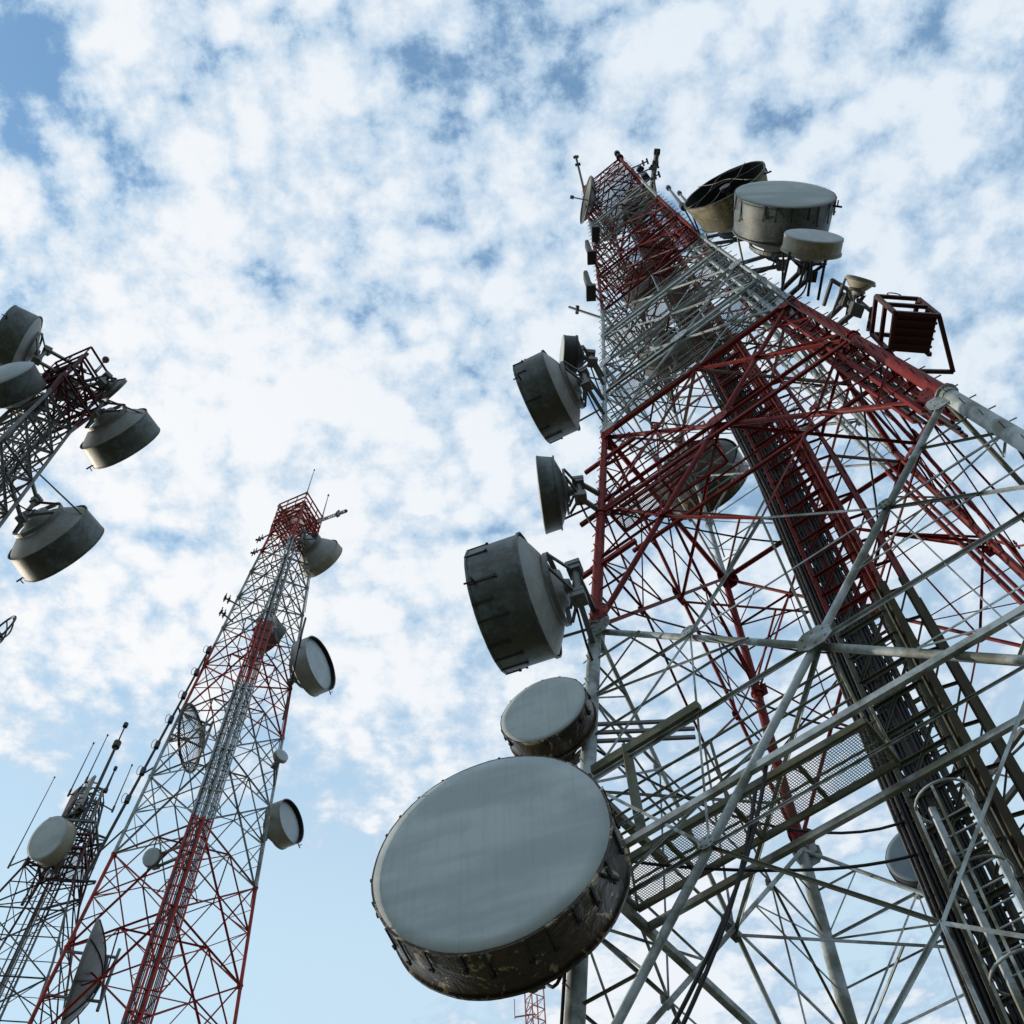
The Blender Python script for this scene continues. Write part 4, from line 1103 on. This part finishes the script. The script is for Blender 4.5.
whip('thin whip on the top corner of the second tower gallery', T2.cor(near, ztop2) + Vector((0, 0, 1.0)), 3.8, 0.04, group='whips on the second tower tip')
whip('shorter whip at the right corner of the second tower gallery', T2.cor(Rc, ztop2) + Vector((0.3, 0, 0.4)), 3.4, 0.05, group='whips on the second tower tip')
horiz_ant('pale boom sticking out to the right from the second tower gallery', T2.cor(Rc, ztop2), at(346, 511, 63), 0.11, 1)
horiz_ant('thin boom sticking out to the left from the second tower gallery', T2.cor(Lc, ztop2), at(279, 505, 64), 0.05, 1)
for (lb, u0, v0, zz) in (('upper left bracket boom under the second tower gallery', 258, 540, zB(1.86)), ('lower left bracket boom under the second tower gallery', 253, 553, zB(1.80))):
    horiz_ant(lb, T2.cor(Lc, zz), at(u0, v0, 62), 0.05, 2)
for (lb, u0, v0, u1, v1, d) in (('short antenna boom on the left leg of the second tower, higher one', 240, 606, 225, 598, 56), ('short antenna boom on the left leg of the second tower, lower one', 233, 622, 221, 612, 55)):
    horiz_ant(lb, at(u0, v0, d), at(u1, v1, d), 0.05, 2)
pb = at(120, 810, 47); pt = None
def vert_at(u, v, depth, u2, v2):
    """vertical rod through pixel (u, v) at that depth; its length ends level with pixel row v2"""
    p = at(u, v, depth); lo, hi = 0.0, 60.0
    for _ in range(40):
        mid = (lo + hi) / 2; yy = px(p + Vector((0, 0, mid)))[1]
        if yy > v2: lo = mid
        else: hi = mid
    return p, lo
def dipole_mast():
    A, B = at(84, 880, 44), at(211, 646, 54)
    o = thing('dipole_mast', 'long pole of folded dipole loops running beside the left leg of the second tower', 'mast antenna', tuple(A))
    m = MB(); m.pipe(A, B, 0.075, 8, 0.05); m.build('pole', M_DSTEEL, o, A)
    for k in range(7):
        c = A.lerp(B, 0.30 + 0.70 * k / 6.2); d = Vector((-0.75, -0.5, 0)).normalized(); sgn = 0.8
        pts = [c + d * (0.08 + 0.24 * (0.5 - 0.5 * math.cos(t))) * sgn + Vector((0, 0, 0.30 * math.sin(t))) for t in [2 * math.pi * q / 14 for q in range(15)]]
        m = MB(); m.path(pts, 0.014, 5); m.pipe(c, c + d * 0.13, 0.02, 6); m.pipe(c - Vector((0, 0, .2)), c + Vector((0, 0, .2)), 0.12, 8); m.build('dipole_loop', M_DSTEEL, o, c)
    for t in (0.1, 0.4, 0.7, 0.97):
        c = A.lerp(B, t); m = MB(); m.bar(c, T2.cor(Lc, c.z), 0.06, 0.06); m.build('arm', M_DSTEEL, o, c)
dipole_mast()
for (lb, u, v) in (('small bracket antenna below the round middle dish of the second tower', 286, 708), ('small bracket antenna just above the round middle dish of the second tower', 303, 628)):
    p = at(u, v, 54); o = thing('bracket_antenna', lb, 'small antenna', tuple(p)); tt = T2.cor(Rc, p.z)
    m = MB(); m.pipe(p - Vector((0, 0, 0.9)), p + Vector((0, 0, 0.9)), 0.06, 8); m.build('rod', M_DSTEEL, o, p)
    for s_ in (-0.5, 0.5): m = MB(); m.bar(p + Vector((0, 0, s_)), Vector((tt.x, tt.y, p.z + s_)), 0.06, 0.06); m.build('arm', M_DSTEEL, o, p)

# ================================================================== UPPER LEFT TOWER
Z3 = 36.0
C3X, C3Y = -0.405 * Z3, 0.345 * Z3
Z3T = CZ + Z3 * 0.975
prof3 = [(0, 4.2), (CZ + 0.6 * Z3, 1.75), (CZ + 0.85 * Z3, 1.35), (CZ + Z3, 1.2)]
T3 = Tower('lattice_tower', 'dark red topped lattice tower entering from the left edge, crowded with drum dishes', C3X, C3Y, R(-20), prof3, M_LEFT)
for i in range(4): T3.leg(i, 0, Z3T, lambda z: 0.055, flanges=()); T3.footing(i)
z = 0.6; lv3 = [z]
while z < Z3T - 0.6:
    z += max(1.2, T3.size(z) * 1.25); lv3.append(min(z, Z3T))
for k in range(len(lv3) - 1):
    for i in range(4): T3.panel(i, lv3[k], lv3[k + 1], 0.032, 0.03, 0.02, 1, 'angle')
    T3.ring(lv3[k + 1], 0.02, False)
for i in range(4): 
    c0 = T3.c + (T3.u * OFF[i][0] + T3.v * OFF[i][1]) * 0.25
for o_ in (-0.3, -0.1, 0.1, 0.3):
    T3.add('cable_run', Vector((*(T3.c + T3.u * o_ + T3.v * 0.3).xy, 0.3)), Vector((*(T3.c + T3.u * o_ + T3.v * 0.3).xy, Z3T - 1)), 0.03, 'pipe', M_RUBBER)
    T3.add('cable_run', Vector((*(T3.c + T3.u * 0.72 + T3.v * o_).xy, 0.3)), Vector((*(T3.c + T3.u * 0.60 + T3.v * o_).xy, Z3T - 5)), 0.025, 'pipe', M_STEEL)
T3.flush()
climb(T3.c - T3.v * 0.3, T3.u, -T3.v, 0.3, Z3T - 0.5, T3.root, M_LEFT, hoops=False)
gallery(T3, Z3T - 0.5, 0.72, M_LEFT, 0.8, r=0.03, lean=True); gallery(T3, Z3T - 2.6, 0.8, M_LEFT, 0.8, r=0.03, lean=True)
G3 = 'dishes on the upper left tower'
def ctr(tw): return (0, 0, lambda z, tw=tw: Vector((tw.c.x, tw.c.y, z)))
drum('drum dish with streaked shroud pointing up-left at the left edge', 1, 336, 36, -122, 2.3, 0.85, ctr(T3), M_SLEEVE, M_RADOME, M_BACK, G3, cone=0.3)
drum('drum dish with domed blue-grey cover below it at the left edge', 7, 375, 33, -165, 1.75, 0.7, ctr(T3), M_SLEEVE, M_RADWHITE, M_BACK, G3, bulge=0.16)
drum('white backed drum dish on the right of the upper left tower, higher of the two', 127, 448, 37, 21.4, 2.58, 0.80, ctr(T3), M_SLEEVE, M_RADOME, M_BACK, G3, radial=0.97, cone=0.5)
drum('white backed drum dish on the right of the upper left tower, lower of the two', 65, 554, 33, 23, 2.74, 0.85, ctr(T3), M_SLEEVE, M_RADOME, M_BACK, G3, radial=0.97, cone=0.5)
drum('small thin dish edge-on just above the higher white backed drum', 116, 391, 36, 35, 1.0, 0.1, ctr(T3), M_STEEL, M_RADWHITE, M_STEEL, G3)
drum('dark drum dish hidden inside the red top of the upper left tower', 66, 396, 38.5, 0, 1.0, 0.4, None, M_DSTEEL, M_RADOME, M_SLEEVE, G3)
shell('rod grid dish showing only its curved rim at the left edge', -3, 634, 29, -147, 1.28, 0.2, (0, 0, lambda z: Vector((T3.c.x - 0.3, T3.c.y, z))), grid=True, group=G3, boom=0.2, nb=4, mount=False)
pt3 = at(92, 340, 37.2); pt3.z = Z3T + 0.5
lp = T3.cor(2, Z3T)
whip('short rod with a round lamp ball above the upper left tower', T3.c + Vector((0.2, 0.1, Z3T + 0.7)), 1.1, 0.025, M_DSTEEL, group='rods on the upper left tower tip')
o = thing('warning_lamp', 'small dark round lamp ball on the tip of the upper left tower', 'warning lamp', tuple(T3.c + Vector((0.2, 0.1, Z3T + 1.85))))
m = MB(); cc = T3.c + Vector((0.2, 0.1, Z3T + 1.9))
m.lathe([(0.13 * math.sin(R(-90 + 18 * k)), max(0.001, 0.13 * math.cos(R(-90 + 18 * k)))) for k in range(11)], cc, Vector((0, 0, 1)), Vector((1, 0, 0)), Vector((0, 1, 0)), 20)
m.build('lamp_glass', M_LAMPGLASS, o, cc)
m = MB(); m.pipe(cc - Vector((0, 0, 0.22)), cc - Vector((0, 0, 0.1)), 0.05, 10); m.build('lamp_base', M_DSTEEL, o, cc)

# ================================================================== SMALL LOWER LEFT TOWER (whips)
Z4 = 40.0
C4X, C4Y = -0.528 * Z4, 0.890 * Z4
prof4 = [(0, 9.0), (CZ + 0.72 * Z4, 4.2), (CZ + 0.88 * Z4, 1.9), (CZ + Z4, 0.9)]
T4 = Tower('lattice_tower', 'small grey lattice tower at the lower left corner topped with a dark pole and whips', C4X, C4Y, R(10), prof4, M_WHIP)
for i in range(4): T4.leg(i, 0, CZ + Z4, lambda z: 0.05); T4.footing(i)
z = 0.6; lv4 = [z]
while z < CZ + Z4 - 0.8:
    z += max(1.2, T4.size(z) * 0.85); lv4.append(min(z, CZ + Z4))
for k in range(len(lv4) - 1):
    for i in range(4): T4.panel(i, lv4[k], lv4[k + 1], 0.026, 0.024, 0.018, 1, 'angle')
    T4.ring(lv4[k + 1], 0.018, False, None)
for j, o_ in enumerate((-0.3, -0.1, 0.1, 0.3)):
    b0 = T4.c + T4.u * o_ - T4.v * 0.35
    T4.add('cable_run', Vector((b0.x, b0.y, 0.3)), Vector((b0.x, b0.y, CZ + Z4 - 0.5)), 0.035, 'pipe', M_RUBBER if j % 2 else M_STEEL)
T4.flush()
climb(T4.c + T4.v * 0.2, T4.u, -T4.v, 0.3, CZ + Z4, T4.root, M_WHIP, hoops=False, w=0.5)
gallery(T4, CZ + 0.89 * Z4, 1.05, M_WHIP, 1.6, r=0.05)
m = MB(); pz = CZ + Z4
base4 = Vector((C4X, C4Y, pz - 2))
m.pipe(base4, base4 + Vector((0, 0, 5.6)), 0.10, 10, 0.07); m.pipe(base4 + Vector((0, 0, 5.6)), base4 + Vector((0, 0, 7.2)), 0.04, 8)
m.pipe(base4 + Vector((0, 0, 5.5)), base4 + Vector((0, 0, 5.9)), 0.2, 10); m.pipe(base4 + Vector((0, 0, 7.15)), base4 + Vector((0, 0, 7.4)), 0.13, 10)
m.build('top_pole', M_DSTEEL, T4.root, base4)
m = MB()
for (a, b, zz) in ((-1.6, 0.2, -1.2), (1.7, -0.3, -1.6), (1.2, 0.8, -0.2), (-1.2, -0.9, -3), (1.8, 0.2, -3.4), (1.9, -0.5, -5)):
    q = base4 + Vector((a, b, zz)); m.bar(base4 + Vector((0, 0, zz)), q, 0.08, 0.08); m.bar(base4 + Vector((0, 0, zz - 0.6)), q + Vector((0, 0, -0.1)), 0.05, 0.05)
m.build('outrigger', M_DSTEEL, T4.root, base4)
drum('round grey drum dish at the far lower left on the small whip tower', 47, 838, 45.5, -158, 2.0, 0.55, ctr(T4), M_CREAM, M_RADOME, M_BACK, None, el=-16)
for (lb, u, v, v2, d, r) in (('thin whip left of the grey panels on the small tower', 68, 796, 744, 52, 0.035), ('whip just left of the dark pole on the small tower', 85, 783, 736, 52.5, 0.035),
        ('short thick whip just right of the dark pole on the small tower', 105, 792, 770, 52.5, 0.07), ('whip at the far right of the small tower head', 112, 812, 766, 52, 0.035),
        ('very long thin whip left of everything on the small tower', 8, 868, 778, 50, 0.03), ('thin pole rising behind the grey drum of the small tower', 22, 905, 855, 50, 0.05)):
    p, h = vert_at(u, v, d, u, v2); whip(lb, p, h, r, taper=0.6, group='whips on the small lower left tower', arm_to=(C4X, C4Y, p.z + 0.15), mat=M_DSTEEL)
for (lb, u, v, mt) in (('pale grey panel antenna beside the dark pole of the small tower', 84, 795, M_BACK), ('red-brown panel antenna on the head of the small tower', 70, 806, M_REDBOX)):
    panel_ant(lb, u, v, 51.5, 2.2, 0.7, T4, 0, mt, az=-140, group='panel antennas on the small tower')

# ================================================================== FAR SLIM MAST (bottom centre)
p5 = at(535, 1008, 47)
T5 = Tower('slim_mast', 'far slim pinkish mast peeping out below the largest dish', p5.x, p5.y, R(30), [(0, 0.62), (p5.z + 3, 0.62)], M_FAR, category='mast')
top5 = at(535, 988, 47).z
z5 = p5.z + 0.9
for i in range(4): T5.leg(i, 0, z5 + (0.5 if i % 2 else 0.1), lambda z: 0.03)
z = 0.3
while z < z5 - 0.6:
    for i in range(4):
        T5.add('horizontal_beam', T5.cor(i, z + 0.6), T5.cor(i + 1, z + 0.6), 0.015); T5.add('diagonal_brace', T5.cor(i, z), T5.cor(i + 1, z + 0.6), 0.014)
    z += 0.6
T5.flush(60)
m = MB(); m.bar(Vector((p5.x, p5.y, z5 - 1.2)), Vector((p5.x - 0.9, p5.y, z5 - 1.3)), 0.05, 0.05); m.pipe(Vector((p5.x - 0.9, p5.y, z5 - 1.4)), Vector((p5.x - 0.9, p5.y, z5 - 0.4)), 0.02, 6); m.build('side_arm', M_FAR, T5.root, p5)
